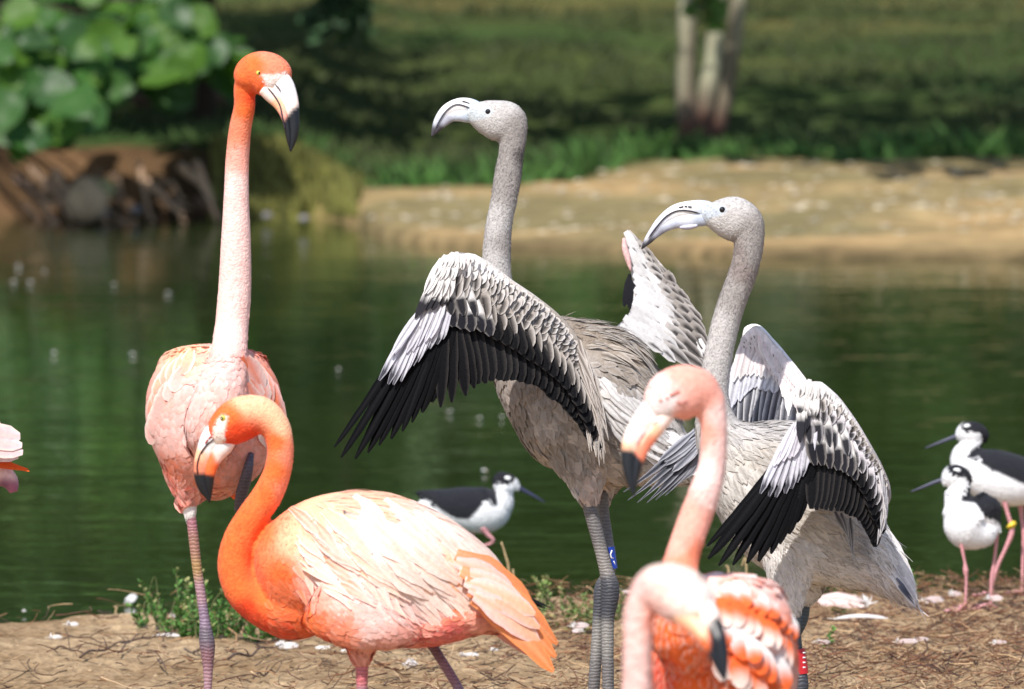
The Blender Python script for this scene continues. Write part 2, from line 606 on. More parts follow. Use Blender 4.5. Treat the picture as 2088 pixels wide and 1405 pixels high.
def _water(nt, b, new, lk):
    pos = geo_pos(new)
    mp = new('Mapping'); mp.inputs['Scale'].default_value = (0.55, 1.0, 1.0); lk(pos, mp.inputs['Vector'])
    a = noise(new, lk, 5.5, 3, mp.outputs[0], 0.6); f = noise(new, lk, 17, 2, mp.outputs[0], 0.3); g = noise(new, lk, 1.1, 2, mp.outputs[0])
    h = new('Math'); h.operation = 'MULTIPLY_ADD'; lk(f, h.inputs[0]); h.inputs[1].default_value = 0.25; lk(a, h.inputs[2])
    h2 = new('Math'); h2.operation = 'MULTIPLY_ADD'; lk(g, h2.inputs[0]); h2.inputs[1].default_value = 1.6; lk(h.outputs[0], h2.inputs[2])
    c = ramp(new, lk, noise(new, lk, 0.35, 2, pos), [(0.35, (0.020, 0.034, 0.009)), (0.65, (0.032, 0.050, 0.012))])
    lk(c, b.inputs['Base Color'])
    b.inputs['Roughness'].default_value = 0.04; b.inputs['IOR'].default_value = 1.33
    bump(new, lk, h2.outputs[0], 0.5, 0.0065, b)


M['water'] = mat('pond_water', _water)


def _ground(nt, b, new, lk):
    pos = geo_pos(new)
    f = noise(new, lk, 9, 5, pos); g = noise(new, lk, 1.6, 4, pos)
    c = mixrgb(new, lk, 'MULTIPLY', 1.0, attr(new), ramp(new, lk, f, [(0.3, (0.7, 0.7, 0.68)), (0.7, (1.15, 1.15, 1.1))]))
    c = mixrgb(new, lk, 'MULTIPLY', 1.0, c, ramp(new, lk, g, [(0.35, (0.72, 0.74, 0.7)), (0.65, (1.12, 1.1, 1.05))]))
    lk(c, b.inputs['Base Color']); b.inputs['Roughness'].default_value = 0.95; b.inputs['Specular IOR Level'].default_value = 0.1
    bump(new, lk, f, 0.6, 0.05, b)


M['ground'] = mat('far_ground', _ground)

# shoreline of the far bank: where the water meets it and where the grass starts (pixels -> metres)
def x2px(x, d=32.5): return 1044 + x * F / d
def shore(x):
    px = x2px(x)
    return np.interp(px, [-4000, 0, 380, 640, 720, 780, 900, 1100, 1400, 2100, 5000], [33.2, 33.2, 33.0, 33.1, 32.6, 31.5, 31.0, 30.75, 30.45, 30.2, 30.0]) + 0.35 * fbm(x * .9, 0 * x, 21) + 0.15 * fbm(x * 5, 0 * x, 22)
def grass_y(x):
    px = x2px(x)
    return np.interp(px, [-4000, 0, 640, 760, 1050, 1180, 1300, 1420, 1650, 1750, 2068, 5000], [33.7, 33.7, 33.3, 33.0, 33.2, 33.6, 34.0, 34.35, 34.45, 34.05, 34.3, 34.6]) + 0.3 * fbm(x * 2.5, 0 * x, 23)


def fz(x, y):
    x = np.asarray(x, float); y = np.asarray(y, float)
    px = x2px(x); s = shore(x); g = grass_y(x)
    left = np.clip((760 - px) / 200, 0, 1)                        # steep earth bank on the left, sand spit on the right
    t = y - s
    bank = np.clip(t / 0.35, 0, 1); bank = bank * bank * (3 - 2 * bank)
    zl = -0.5 + 0.5 * np.clip((t + 0.3) / 0.3, 0, 1) + bank * 0.26
    lip = np.clip((t + 0.12) / 0.16, 0, 1)
    zr = -0.5 + 0.5 * np.clip((t + 0.5) / 0.42, 0, 1) + lip * 0.05 + 0.09 * np.clip(t / 2.6, 0, 1)
    z = zl * left + zr * (1 - left)
    z = z + 0.038 * np.clip(y - np.maximum(s + .4, 33.2), 0, 200)
    z = z + (0.12 * fbm(x * .8, y * .8, 31) + 0.06 * fbm(x * 4, y * 4, 32)) * np.clip(t / 0.6, 0, 1)
    return z


GR1 = sc(72, 82, 45); GR2 = sc(54, 80, 43); SAND = sc(178, 150, 112); SAND2 = sc(140, 128, 96); EARTH = sc(110, 84, 62); EARTH2 = sc(72, 56, 44)


def far_col(X, Y, Z):
    x = X.ravel(); y = Y.ravel(); g = grass_y(x); s = shore(x); px = x2px(x)
    C = np.empty((len(x), 3))
    n = fbm(x * 1.2, y * 1.2, 41)[:, None]; n2 = fbm(x * .35, y * .5, 43)[:, None]
    C[:] = GR1 * (1 + .5 * n) + (GR2 - GR1) * np.clip(.5 + 2.5 * n2, 0, 1)
    dry = np.clip((fbm(x * .7, y * 1.6, 44) + (y - 41) * .05) * 2.2, 0, .75)[:, None]
    C = C * (1 - dry) + sc(108, 98, 62) * dry
    sandm = np.clip((g - y + .12 * fbm(x * 6, y * 6, 45)) / .12, 0, 1)[:, None]
    sc_ = SAND * (1 - np.clip(.5 + 3 * fbm(x * 1.0, y * 2.5, 46), 0, 1)[:, None]) + SAND2 * np.clip(.5 + 3 * fbm(x * 1.0, y * 2.5, 46), 0, 1)[:, None]
    er = EARTH * (1 - np.clip(.5 + 3 * fbm(x * 3, y * 3, 47), 0, 1)[:, None]) + EARTH2 * np.clip(.5 + 3 * fbm(x * 3, y * 3, 47), 0, 1)[:, None]
    left = np.clip((760 - px) / 160, 0, 1)[:, None]
    gr = np.clip((px - 430) / 150, 0, 1)[:, None] * np.clip((760 - px) / 160, 0, 1)[:, None]
    er = er * (1 - gr) + sc(112, 112, 62) * gr
    low = er * left + sc_ * (1 - left)
    C = C * (1 - sandm) + low * sandm
    wet = np.clip((s + .06 - y) / .12, 0, 1)[:, None] * (1 - left)
    return C * (1 - wet) + sc(100, 86, 64) * wet


near = grid_mesh('near_bank', spaced(-1.5, 1.5, .014, -60, 60, 24), spaced(12.6, 17.4, .014, -30, 19.5, 20), gz, M['dirt'])
far = grid_mesh('far_bank', spaced(-4.0, 4.0, .07, -160, 160, 24), spaced(29.4, 46.0, .07, 28.0, 320, 24), fz, M['ground'], far_col)
xs = np.array([-160, 160.0]); ys = np.array([15.5, 36.0])
water = grid_mesh('water', xs, ys, lambda X, Y: 0 * X, M['water'])
bed = grid_mesh('pond_bed', xs * 1.01, np.array([15.0, 36.5]), lambda X, Y: 0 * X - .55, M['dirt'])


# ------------------------------------------------------------------ grass and undergrowth on the far side (one mass)
def blades(name, x, y, z, L, W, colr, lean=.5, m='leafy'):
    N = len(x)
    B = np.stack([x, y, z - .02], -1)
    a = RNG.random(N) * 6.283; l = lean * RNG.random(N)
    T = B + np.stack([np.cos(a) * l * L, np.sin(a) * l * L, L], -1)
    n = np.stack([np.cos(a + 1.2), np.sin(a + 1.2) - .6, .3 + 0 * a], -1)
    V, Q, C = feathers(B, T, n, W, lambda T_, S_, NN: np.broadcast_to(colr[:, None, None, :], (NN, 4, 3, 3)), nt=4, ns=3, tip=.9, cup=.1, arch=.12, ridge=0)
    o = mk(name, V, Q, M[m], None, C)
    return o


def far_grass():
    N = 30000
    y = 33.0 + 13.5 * RNG.random(N)**1.35; hw = 2300 / 2 / F * y * 1.25; x = (RNG.random(N) * 2 - 1) * hw
    px = x2px(x, y)
    ok = (y > grass_y(x) + .02) & (vnoise(x * 1.4, y * 1.4, 51) > .25)
    x, y = x[ok], y[ok]; z = fz(x, y)
    front = np.clip(1 - (y - grass_y(x)) / 1.1, 0, 1)
    tall = vnoise(x * 1.8, y * 1.8, 52)
    L = (.03 + .045 * tall + .075 * front * tall**2) * (.5 + RNG.random(len(x)))
    W = .006 + .008 * RNG.random(len(x)) + .012 * front
    c = GR1[None] * (.75 + .6 * RNG.random((len(x), 1))) * (1 - front[:, None]) + sc(72, 112, 48)[None] * (.7 + .7 * RNG.random((len(x), 1))) * front[:, None]
    o = blades('far_grass', x, y, z, L, W, c, lean=1.3)
    tag(o, 'green grass and low herbs on the far bank behind the water', 'grass', kind='stuff')


far_grass()


def tube_w(pts, r, seg=7):
    pts = np.asarray(pts, float)
    C = crv(np.c_[pts, r], np.linspace(0, 1, max(8, len(pts) * 3)))
    T = np.gradient(C[:, :3], axis=0)
    ax = np.array([0, 0, 1.0]) if abs(T[:, 2]).mean() < abs(T[:, :2]).mean() else FWD
    return tube(C[:, :3], np.maximum(C[:, 3], .0004), np.maximum(C[:, 3], .0004), seg, ax)


# leaf used for the broad-leaved shrub: rounded, folded along the midrib
def leaf_mesh(name, rgb, gloss):
    t = np.linspace(0, 1, 7); s = np.array([-1, -.5, 0, .5, 1.0])
    T, S = np.meshgrid(t, s, indexing='ij')
    w = .47 * np.sqrt(np.clip(1 - (2 * T - 1)**2, 0, 1)) * (1.08 - .3 * T) + .01
    V = np.stack([S * w, T - .1, .13 * np.abs(S) * w * 2 - .22 * (T - .3)**2 + .03 * np.sin(9 * T + S)], -1).reshape(-1, 3)
    i = np.arange(6)[:, None] * 5; j = np.arange(4)[None]
    Q = np.stack([i + j, i + j + 1, i + 6 + j, i + 5 + j], -1).reshape(-1, 4)
    me = bpy.data.meshes.new(name)
    setup_mesh(me, V, Q)

    def f(nt, b, new, lk):
        n = noise(new, lk, 5, 3, geo_pos(new))
        c = mixrgb(new, lk, 'MULTIPLY', 1.0, rgb, ramp(new, lk, n, [(0.3, (0.75, 0.8, 0.7)), (0.7, (1.2, 1.15, 1.1))]))
        lk(c, b.inputs['Base Color']); b.inputs['Roughness'].default_value = gloss + .12; b.inputs['Specular IOR Level'].default_value = .3
        t_ = new('BsdfTranslucent'); lk(mixrgb(new, lk, 'MULTIPLY', 1.0, c, (1.3, 1.6, .5)), t_.inputs[0])
        mx = new('MixShader'); mx.inputs[0].default_value = .3
        lk(b.outputs[0], mx.inputs[1]); lk(t_.outputs[0], mx.inputs[2]); lk(mx.outputs[0], nt.nodes['Material Output'].inputs[0])
    me.materials.append(mat(name, f))
    return me


def leaf_shrub():
    base = (float(P(120, 300, 33.8)[0]), 33.8, float(fz(P(120, 300, 33.8)[0], 33.8)))
    root = empty('leafy_shrub', base, 'broad-leaved green shrub overhanging the brown earth bank', 'shrub')
    lm = [leaf_mesh('leaf_a', (.045, .125, .025), .34), leaf_mesh('leaf_b', (.075, .165, .022), .38), leaf_mesh('leaf_c', (.04, .10, .03), .3)]
    blobs = [(40, 60, 60, 32.4), (110, 90, 70, 32.3), (60, 150, 70, 32.2), (215, 80, 46, 32.2), (140, 190, 60, 32.1), (70, 230, 60, 32.1), (60, 280, 34, 32.1), (165, 210, 36, 32.0), (300, 90, 46, 32.7), (330, 140, 55, 32.6), (290, 60, 40, 32.8), (370, 110, 40, 32.7), (425, 70, 34, 33.0), (450, 130, 30, 33.0), (180, 30, 60, 32.5), (350, 30, 45, 33.0), (30, 200, 50, 32.2), (10, 110, 60, 32.3), (170, 110, 40, 32.2)]
    n = 0
    rr = random.Random(5)
    while n < 230:
        bx, by, br, bd = rr.choice(blobs)
        a = rr.random() * 6.283; q = br * math.sqrt(rr.random())
        px, py = bx + q * math.cos(a), by + q * .9 * math.sin(a)
        if py > 320: continue
        d = bd + rr.uniform(-.25, .5)
        o = bpy.data.objects.new('leaf', lm[rr.randrange(3)])
        p = P(px, py, d)
        o.location = p - np.array(base); o.parent = root
        sz = rr.uniform(.10, .19)
        o.scale = (sz, sz, sz)
        o.rotation_mode = 'ZXY'; o.rotation_euler = (rr.gauss(.8, .4), rr.gauss(-.1, .4), rr.gauss(3.1, 1.0))
        col.objects.link(o); n += 1
    # inner mass of leaves and the part of the crown above and beside
    N = 5200
    c = np.array([[-3.2, 34.2, 1.3], [-2.3, 34.0, 1.1], [-1.55, 34.0, 1.15], [-3.6, 33.6, 2.1], [-2.6, 33.4, 2.2], [-1.7, 34.0, 2.3], [-4.6, 33.5, 1.4], [-2.9, 34.6, 3.1], [-1.8, 35.0, 3.0]])
    r = np.array([.75, .6, .45, .95, .8, .7, .9, 1.0, .8])
    k = RNG.integers(0, len(c), N); v = RNG.normal(size=(N, 3)); v /= np.linalg.norm(v, axis=1)[:, None]
    Bp = c[k] + v * (r[k] * RNG.random(N)**.5)[:, None]
    ok = (Bp[:, 2] > .62); Bp = Bp[ok]; N = len(Bp)
    px, py, dd = proj(Bp); keep = ~((px > 490) & (py > 0)); Bp = Bp[keep]; N = len(Bp)
    dr = RNG.normal(size=(N, 3)) * .6 + np.array([0, -.6, -.5]); dr /= np.linalg.norm(dr, axis=1)[:, None]
    cr = np.array([.045, .12, .03]) * (.7 + .6 * RNG.random((N, 1)))
    nn = RNG.normal(size=(N, 3)) * .5 + np.array([-.1, -.4, .8])
    V, Q, C = feathers(Bp, Bp + dr * (.09 + .07 * RNG.random((N, 1))), nn, .05, lambda T, S, NN: np.broadcast_to(cr[:, None, None], (NN, 5, 3, 3)), nt=5, ns=3, ridge=0)
    tag(mk('crown', V, Q, M['leafy'], root, C), kind='stuff')
    bark = sc(62, 50, 40)
    for a, b, c_, r0 in (((-3.0, 34.2, .3), (-2.9, 34.1, 1.2), (-2.6, 33.6, 2.6), .07), ((-2.95, 34.2, .3), (-2.2, 33.7, .9), (-1.5, 33.3, 1.5), .05), ((-3.05, 34.2, .3), (-3.4, 33.6, 1.0), (-3.8, 33.1, 1.9), .05), ((-1.25, 34.8, .3), (-1.24, 34.8, 1.2), (-1.3, 34.9, 3.0), .045)):
        V, Q, T = tube_w([a, b, c_], [r0, r0 * .8, r0 * .4])
        mk('stem', V, [Q, T], M['vcol'], root, np.tile(bark, (len(V), 1)))
    for bx, by, br, bd in blobs:
        q = P(bx, by, bd + .15); a = np.array([-2.6, 34.0, .75]) if bx < 260 else np.array([-1.8, 34.1, .9])
        V, Q, T = tube_w([a, (a + q) / 2 + np.array([0, 0, .1]), q], [.016, .011, .004], 6)
        mk('twig', V, [Q, T], M['vcol'], root, np.tile(bark, (len(V), 1)))


leaf_shrub()


def crown_mass(root, centers, N, lo, hi, rgb, name='crown', size=.16):
    c = np.array([q[:3] for q in centers], float); r = np.array([q[3] for q in centers], float)
    pr = r**2 / (r**2).sum(); k = RNG.choice(len(c), N, p=pr); v = RNG.normal(size=(N, 3)); v /= np.linalg.norm(v, axis=1)[:, None]
    Bp = c[k] + v * (r[k] * (.35 + .65 * RNG.random(N)**.6))[:, None]
    Bp = Bp[Bp[:, 2] > lo]; N = len(Bp)
    dr = RNG.normal(size=(N, 3)); dr /= np.linalg.norm(dr, axis=1)[:, None]
    cr = np.array(rgb) * (.6 + .8 * RNG.random((N, 1)))
    nn = RNG.normal(size=(N, 3)) + np.array([-.1, -.5, .9])
    V, Q, C = feathers(Bp, Bp + dr * size * (.7 + .6 * RNG.random((N, 1))), nn, size * .42, lambda T, S, NN: np.broadcast_to(cr[:, None, None], (NN, 4, 3, 3)), nt=4, ns=3, ridge=0)
    return tag(mk(name, V, Q, M['leafy'], root, C), kind='stuff')


def far_trees():
    # clump of pale mottled trunks standing in the grass
    q = P(1430, 300, 34.9)
    b = np.array([q[0], 34.9, float(fz(q[0], 34.9))])
    root = empty('tree', b, 'clump-stemmed tree with pale mottled trunks in the grass above the sand', 'tree')
    s = 34.9 / F
    def trunk(pxs, rs, dd):
        pts = [P(x, y, 34.9 + dd) for x, y in pxs]
        V, Q, T = tube_w(pts, [r * s for r in rs], 14)
        z = V[:, 2] - b[2]; n = fbm(V[:, 0] * 14 + dd * 30, V[:, 2] * 9, 61) + .6 * fbm(V[:, 0] * 30, V[:, 2] * 22, 62)
        k = np.clip(.5 + 3.2 * n, 0, 1)[:, None]
        C = sc(112, 100, 84) * (1 - k) + sc(164, 162, 136) * k
        g = np.clip((.30 - z) / .16, 0, 1)[:, None]
        C = C * (1 - g) + sc(86, 62, 52) * g
        mk('trunk', V, [Q, T], M['vcol'], root, C)
    trunk([(1408, 312), (1402, 250), (1398, 150), (1402, 60), (1404, -80), (1390, -420), (1330, -1100)], [30, 22, 19, 19, 19, 17, 8], 0)
    trunk([(1420, 310), (1432, 250), (1446, 170), (1458, 100), (1462, 20), (1475, -100), (1520, -500), (1570, -1100)], [30, 22, 20, 18, 16, 15, 13, 6], .03)
    trunk([(1432, 308), (1462, 260), (1478, 200), (1490, 120), (1500, 60), (1508, -20), (1560, -300), (1680, -900)], [24, 20, 18, 17, 17, 17, 14, 6], .06)
    crown_mass(root, [(1.5, 33.2, 3.4, 1.3), (-.3, 33.8, 3.2, 1.3), (3.2, 33.6, 3.1, 1.4), (.6, 34.5, 4.6, 1.7), (2.6, 34.8, 4.8, 1.7), (4.6, 34.2, 3.8, 1.4), (1.0, 32.4, 2.9, 1.0), (2.7, 32.4, 2.7, 1.0), (-1.4, 34.8, 3.6, 1.2)], 2300, 2.0, 9, (.05, .105, .025), size=.2)
    V, Q, T = tube_w([P(1440, 40, 34.6), P(1436, 20, 34.5), P(1430, -300, 34.3)], [.006, .008, .012])
    sp = mk('side_shoot', V, [Q, T], M['vcol'], root, np.tile(sc(80, 76, 50), (len(V), 1)))
    crown_mass(root, [(float(P(1442, 28, 34.5)[0]), 34.5, float(P(1442, 22, 34.5)[2]), .07)], 40, 0, 9, (.07, .16, .02), name='shoot_leaves', size=.06)
    # other trees and the wood beyond, their crowns over the frame; seen mirrored in the pond
    for i, (x, y, h, lab) in enumerate(((-5.2, 36.5, 6.5, 'tall dark-stemmed tree behind the broad-leaved shrub'), (7.5, 37.0, 7.0, 'spreading tree standing beyond the end of the sand spit'))):
        z = float(fz(x, y)); t = empty('tree', (x, y, z), lab, 'tree')
        V, Q, T = tube_w([(x, y, z - .1), (x + .1, y, z + 1.6), (x - .1, y + .2, z + h * .7)], [.2, .16, .06], 12)
        mk('trunk', V, [Q, T], M['vcol'], t, np.tile(sc(80, 66, 52), (len(V), 1)))
        crown_mass(t, [(x + RNG.normal() * 1.6, y + RNG.normal() * 1.2, z + h * .35 + RNG.random() * h * .6, 1.3 + .5 * RNG.random()) for _ in range(9)], 5200, z + 1.5, 12, (.05, .115, .022), size=.24)
    N = 42000
    x = (RNG.random(N) * 2 - 1) * 30; y = 49 + 6 * RNG.random(N); zt = 8 + 5.0 * vnoise(x * .35, x * 0, 71) + 2.0 * vnoise(x * 1.2, y, 72)
    z = fz(x, y) + zt * RNG.random(N)**1.1
    Bp = np.stack([x, y, z], -1); cr = np.array([.035, .085, .02]) * (.5 + 1.0 * RNG.random((N, 1))) * (.7 + .7 * vnoise(x * .8, z * .8, 73)[:, None])
    dr = RNG.normal(size=(N, 3)); dr /= np.linalg.norm(dr, axis=1)[:, None]
    V, Q, C = feathers(Bp, Bp + dr * .6, RNG.normal(size=(N, 3)) + np.array([0, -.6, .7]), .3, lambda T, S, NN: np.broadcast_to(cr[:, None, None], (NN, 4, 3, 3)), nt=4, ns=3, ridge=0)
    o = mk('woodland', V, Q, M['leafy'], None, C)
    tag(o, 'dense green woodland behind the lawn, mirrored in the pond', 'woodland', kind='stuff')


far_trees()


def hanging_spray():
    q = P(690, -60, 38.0)
    root = empty('leafy_branch', q, 'dark leafy spray hanging down over the lawn', 'branch')
    V, Q, T = tube_w([P(700, -500, 38.2), P(695, -60, 38.0), P(688, 40, 38.0)], [.02, .012, .005])
    mk('twig', V, [Q, T], M['vcol'], root, np.tile(sc(60, 50, 40), (len(V), 1)))
    cs = [(690, 30, .07), (660, 55, .06), (720, 50, .07), (735, 30, .05), (640, 30, .05), (700, -40, .14), (690, -120, .2)]
    crown_mass(root, [(*[float(v) for v in P(x, y, 38.0)], r) for x, y, r in cs], 300, 0, 9, (.05, .11, .045), name='foliage', size=.07)


hanging_spray()


def rock(name, px, py, d, w, h, rgb, label, group=None, k=.8, zoff=None):
    s = d / F
    c = P(px, py, d)
    u = np.linspace(0, math.pi, 10); v = np.linspace(0, 2 * math.pi, 17)[:-1]
    U, W_ = np.meshgrid(u, v, indexing='ij')
    D = np.stack([np.sin(U) * np.cos(W_), np.sin(U) * np.sin(W_), np.cos(U)], -1).reshape(-1, 3)
    sd = int(px * 7 + py)
    rad = 1 + .45 * fbm(D[:, 0] * 1.6 + sd, D[:, 2] * 1.6 + D[:, 1], sd % 97)
    V = c + D * rad[:, None] * np.array([w * s / 2, w * s / 2 * k, h * s / 2])
    i = np.arange(9)[:, None] * 16; j = np.arange(16)[None]; kk = (j + 1) % 16
    Q = np.stack([i + j, i + kk, i + 16 + kk, i + 16 + j], -1).reshape(-1, 4)
    C = np.asarray(rgb) * (1 + .5 * fbm(D[:, 0] * 3 + sd, D[:, 2] * 3, 81))[:, None]
    o = mk(name, V, Q, M['vcol'], None, C, at=(float(c[0]), float(c[1]), float(c[2] - h * s / 2)))
    return tag(o, label, 'stone', group)


def far_details():
    # stones, roots and debris along the undercut left bank
    rock('stone', 178, 408, 32.5, 86, 92, sc(176, 152, 124), 'large pale boulder at the foot of the brown earth bank')
    rock('stone', 205, 388, 32.55, 62, 50, sc(150, 146, 104), 'mossy stone on top of the pale boulder')
    for px, py, w, h, c in ((1150, 380, 34, 20, sc(216, 208, 196)), (1190, 376, 30, 18, sc(206, 196, 182)), (1230, 372, 32, 20, sc(220, 214, 206)), (1265, 368, 22, 13, sc(214, 206, 196))):
        rock('stone', px, py, 33.75, w, h, c, 'pale stone at the grass edge of the sand spit', 'stones edging the sand')
    rock('stone', 1833, 352, 34.3, 26, 28, sc(190, 90, 50), 'rust-orange stone in the grass above the sand')
    for px, py, d, w, h in ((205, 436, 32.85, 40, 18), (275, 428, 32.9, 30, 20), (545, 440, 32.7, 20, 16), (620, 446, 32.2, 20, 15)):
        rock('stone', px, py, d, w, h, sc(132, 128, 130), 'small grey stone at the waterline of the shaded bank', 'waterline stones')
    rr = random.Random(3)
    for i in range(26):
        px = rr.uniform(20, 420); py = rr.uniform(330, 410)
        L = rr.uniform(50, 150); a = rr.uniform(.2, 1.4) * rr.choice((-1, 1))
        pts = []
        for t in np.linspace(0, 1, 5):
            pts.append(P(px + L * t * math.cos(a) * .8 + rr.gauss(0, 4), min(py + L * t * abs(math.sin(a)) + rr.gauss(0, 4), 452), 33.0 - .3 * t + rr.uniform(0, .1)))
        r0 = rr.uniform(.006, .02)
        V, Q, T = tube_w(pts, [r0, r0 * .9, r0 * .8, r0 * .6, r0 * .4], 7)
        rgb = sc(186, 154, 126) if rr.random() < .6 else sc(130, 100, 80)
        o = mk('root', V, [Q, T], M['vcol'], None, np.tile(rgb, (len(V), 1)), at=tuple(float(v) for v in pts[0]))
        tag(o, 'bare brown root hanging down the eroded earth bank', 'root', 'roots on the eroded bank')
    # lying log above the bank
    V, Q, T = tube_w([P(270, 205, 35.2), P(360, 198, 35.2), P(450, 200, 35.2), P(520, 206, 35.2)], [.03, .034, .03, .02], 10)
    tag(mk('log', V, [Q, T], M['vcol'], None, np.tile(sc(96, 78, 66), (len(V), 1)), at=tuple(float(v) for v in P(360, 200, 35.2))), 'grey-brown log lying in the shade under the leafy shrub', 'log')
    # clumps of herbs on the mid bank and sand front
    N = 2600
    x = P(430 + 300 * RNG.random(N), 400, 33.0)[:, 0]; y = shore(x) + .02 + .5 * RNG.random(N); z = fz(x, y)
    c = sc(126, 126, 62)[None] * (.6 + .7 * RNG.random((N, 1)))
    o = blades('bank_herbs', x, y, z, .03 + .06 * RNG.random(N), .008 + .006 * RNG.random(N), c)
    tag(o, 'olive herbs covering the low bank beside the sand tip', 'herbs', kind='stuff')
    # pebbles on the sand
    parts = []; cols = []
    N = 700
    x = (RNG.random(N) * 2 - .6) * 2.2; y = 30.6 + 3.4 * RNG.random(N)
    ok = (y > shore(x) + .1) & (y < grass_y(x)); x, y = x[ok], y[ok]; z = fz(x, y)
    V, Q, C = pebble_cloud(np.stack([x, y, z], -1), .008 + .016 * RNG.random(len(x)), sc(196, 184, 160)[None] * (.5 + .7 * RNG.random((len(x), 1))))
    tag(mk('sand_pebbles', V, Q, M['vcol'], None, C), 'pebbles strewn over the sand spit', 'pebbles', kind='stuff')


def pebble_cloud(c, r, rgb):
    D = np.array([[1, 0, 0], [0, 1, 0], [-1, 0, 0], [0, -1, 0], [0, 0, .7], [0, 0, -.7], [.6, .6, .45], [-.6, .6, .4], [-.6, -.6, .45], [.6, -.6, .4]], float)
    Fq = np.array([[0, 6, 4], [6, 1, 4], [1, 7, 4], [7, 2, 4], [2, 8, 4], [8, 3, 4], [3, 9, 4], [9, 0, 4], [0, 5, 1], [1, 5, 2], [2, 5, 3], [3, 5, 0], [0, 1, 6], [1, 2, 7], [2, 3, 8], [3, 0, 9]])
    N = len(c); j = 1 + .3 * RNG.normal(size=(N, len(D), 1)) * .6
    a = RNG.random(N) * 6.28; R2 = np.stack([np.stack([np.cos(a), -np.sin(a)], -1), np.stack([np.sin(a), np.cos(a)], -1)], -2)
    DD = D[None] * j * np.array([1.3, .9, .6]); xy = np.einsum('nij,nkj->nki', R2, DD[..., :2]); DD = np.concatenate([xy, DD[..., 2:]], -1)
    V = c[:, None] + DD * r[:, None, None]
    Q = (Fq[None] + (np.arange(N) * len(D))[:, None, None]).reshape(-1, 3)
    return V.reshape(-1, 3), Q, np.repeat(rgb, len(D), 0)


far_details()
# ------------------------------------------------------------------ bird building blocks
COLF = {}


def skin(root, parts, voxel, colctrl, polys=(), smooth=4, power=3.0, name='body', m='body', d0=None):
    me, co = fuse(parts, voxel, smooth)
    px, py, d = proj(co)
    base = cfield(colctrl, power)

    def colf(x, y):
        C = base(x, y)
        for poly, rgb in polys:
            k = soft_in(x, y, poly)[:, None]; C = C * (1 - k) + np.asarray(rgb) * k
        return C
    put_cols(me, colf(px, py))
    org = ORIGIN[root.name]
    me.vertices.foreach_set('co', (co - org).ravel()); me.update()
    me.name = name
    o = link(name, me, M[m], root)
    COLF[o.name] = colf
    return o


_SURF = {}


def surf(body, px, py, r=4.0):
    """depth of the body surface that faces the camera at a pixel"""
    if body.name not in _SURF:
        co = np.empty(len(body.data.vertices) * 3); body.data.vertices.foreach_get('co', co)
        _SURF[body.name] = proj(co.reshape(-1, 3) + ORIGIN[body.name])
    x, y, d = _SURF[body.name]
    for k in (1, 2, 4, 8):
        m = (x - px)**2 + (y - py)**2 < (r * k)**2
        if m.any(): return float(d[m].min())
    return float(d.min())


def ball(name, parent, c, r, m, sq=(1, 1, 1)):
    u = np.linspace(0, math.pi, 9); v = np.linspace(0, 2 * math.pi, 13)[:-1]
    U, W = np.meshgrid(u, v, indexing='ij')
    V = np.stack([np.sin(U) * np.cos(W) * sq[0], np.sin(U) * np.sin(W) * sq[1], np.cos(U) * sq[2]], -1).reshape(-1, 3) * r + c
    i = np.arange(8)[:, None] * 12; j = np.arange(12)[None]; k = (j + 1) % 12
    Q = np.stack([i + j, i + k, i + 12 + k, i + 12 + j], -1).reshape(-1, 4)
    return mk(name, V, Q, M[m], parent)


def eye(root, body, px, py, r, iris='iris', look=(0, 0, 1), pup=0.55):
    d = surf(body, px, py, 3)
    s = d / F
    c = P(px, py, d + r * s * 0.45)
    e = ball('eye', root, c, r * s, iris)
    if iris != 'eye':
        ball('pupil', e, c + vec(*look) * r * s * 0.62, r * s * pup, 'eye')
    return e


def bill(root, rows, d0, cu, cl, side=1, k=0.62, split=0.3, dd=0.0, black=None, name='bill', n=34):
    """a bent bill of two mandibles. rows px,py,half (all across both mandibles);
    side = +1 if the lower mandible lies on the right of the travel direction as seen"""
    c = crv([(x, y, r) for x, y, r in rows], np.linspace(0, 1, n))
    T = np.gradient(c[:, :2], axis=0); T /= np.linalg.norm(T, axis=1)[:, None] + 1e-9
    Nr = np.stack([-T[:, 1], T[:, 0]], -1) * side            # towards the lower mandible
    out = []
    for nm, off, hw, kk, cc in (('upper_bill', -split, 1 - split, k, cu), ('lower_bill', 1 - split * 1.55, split * 1.5, k * 1.15 / (split * 1.5) * 0.62, cl)):
        q = c[:, :2] + Nr * (c[:, 2] * off)[:, None]
        end = np.ones(n)
        if nm == 'lower_bill':
            end = np.clip((1.0 - np.linspace(0, 1, n)) / 0.12, 0.02, 1)
        h = c[:, 2] * hw * np.sqrt(end)
        ddv = dd if np.isscalar(dd) else np.interp(np.linspace(0, 1, n), np.linspace(0, 1, len(dd)), dd)
        d = d0 + ddv + 0 * h
        s = d / F
        V, Q, Tt = tube(P(q[:, 0], q[:, 1], d), h * s, np.maximum(h * kk, 0.4) * s, 18)
        px, py, _ = proj(V)
        C = cfield(cc, 4.0)(px, py)
        if black is not None:
            k = soft_in(px, py, black, 3)[:, None]; C = C * (1 - k) + sc(22, 24, 30) * k
        o = mk(nm, V, [Q, Tt], M['bill'], root, C)
        out.append(o)
    return out


def seam(root, parent, pts, d0, body_objs, w, rgb, name='bill_seam'):
    """thin groove line lying on the bill surface"""
    q = crv([(x, y) for x, y in pts], np.linspace(0, 1, 16))
    C = []
    for x, y in q:
        d = min(surf(b, x, y, 2.5) for b in body_objs)
        C.append(P(x, y, d - 0.0012))
    C = np.array(C); s = d0 / F
    r = np.full(16, w * s) * np.concatenate([[0.3], np.ones(14), [0.3]])
    V, Q, T = tube(C, r, r * 0.7, 6)
    return mk(name, V, [Q, T], M['bill'], parent, np.tile(rgb, (len(V), 1)))


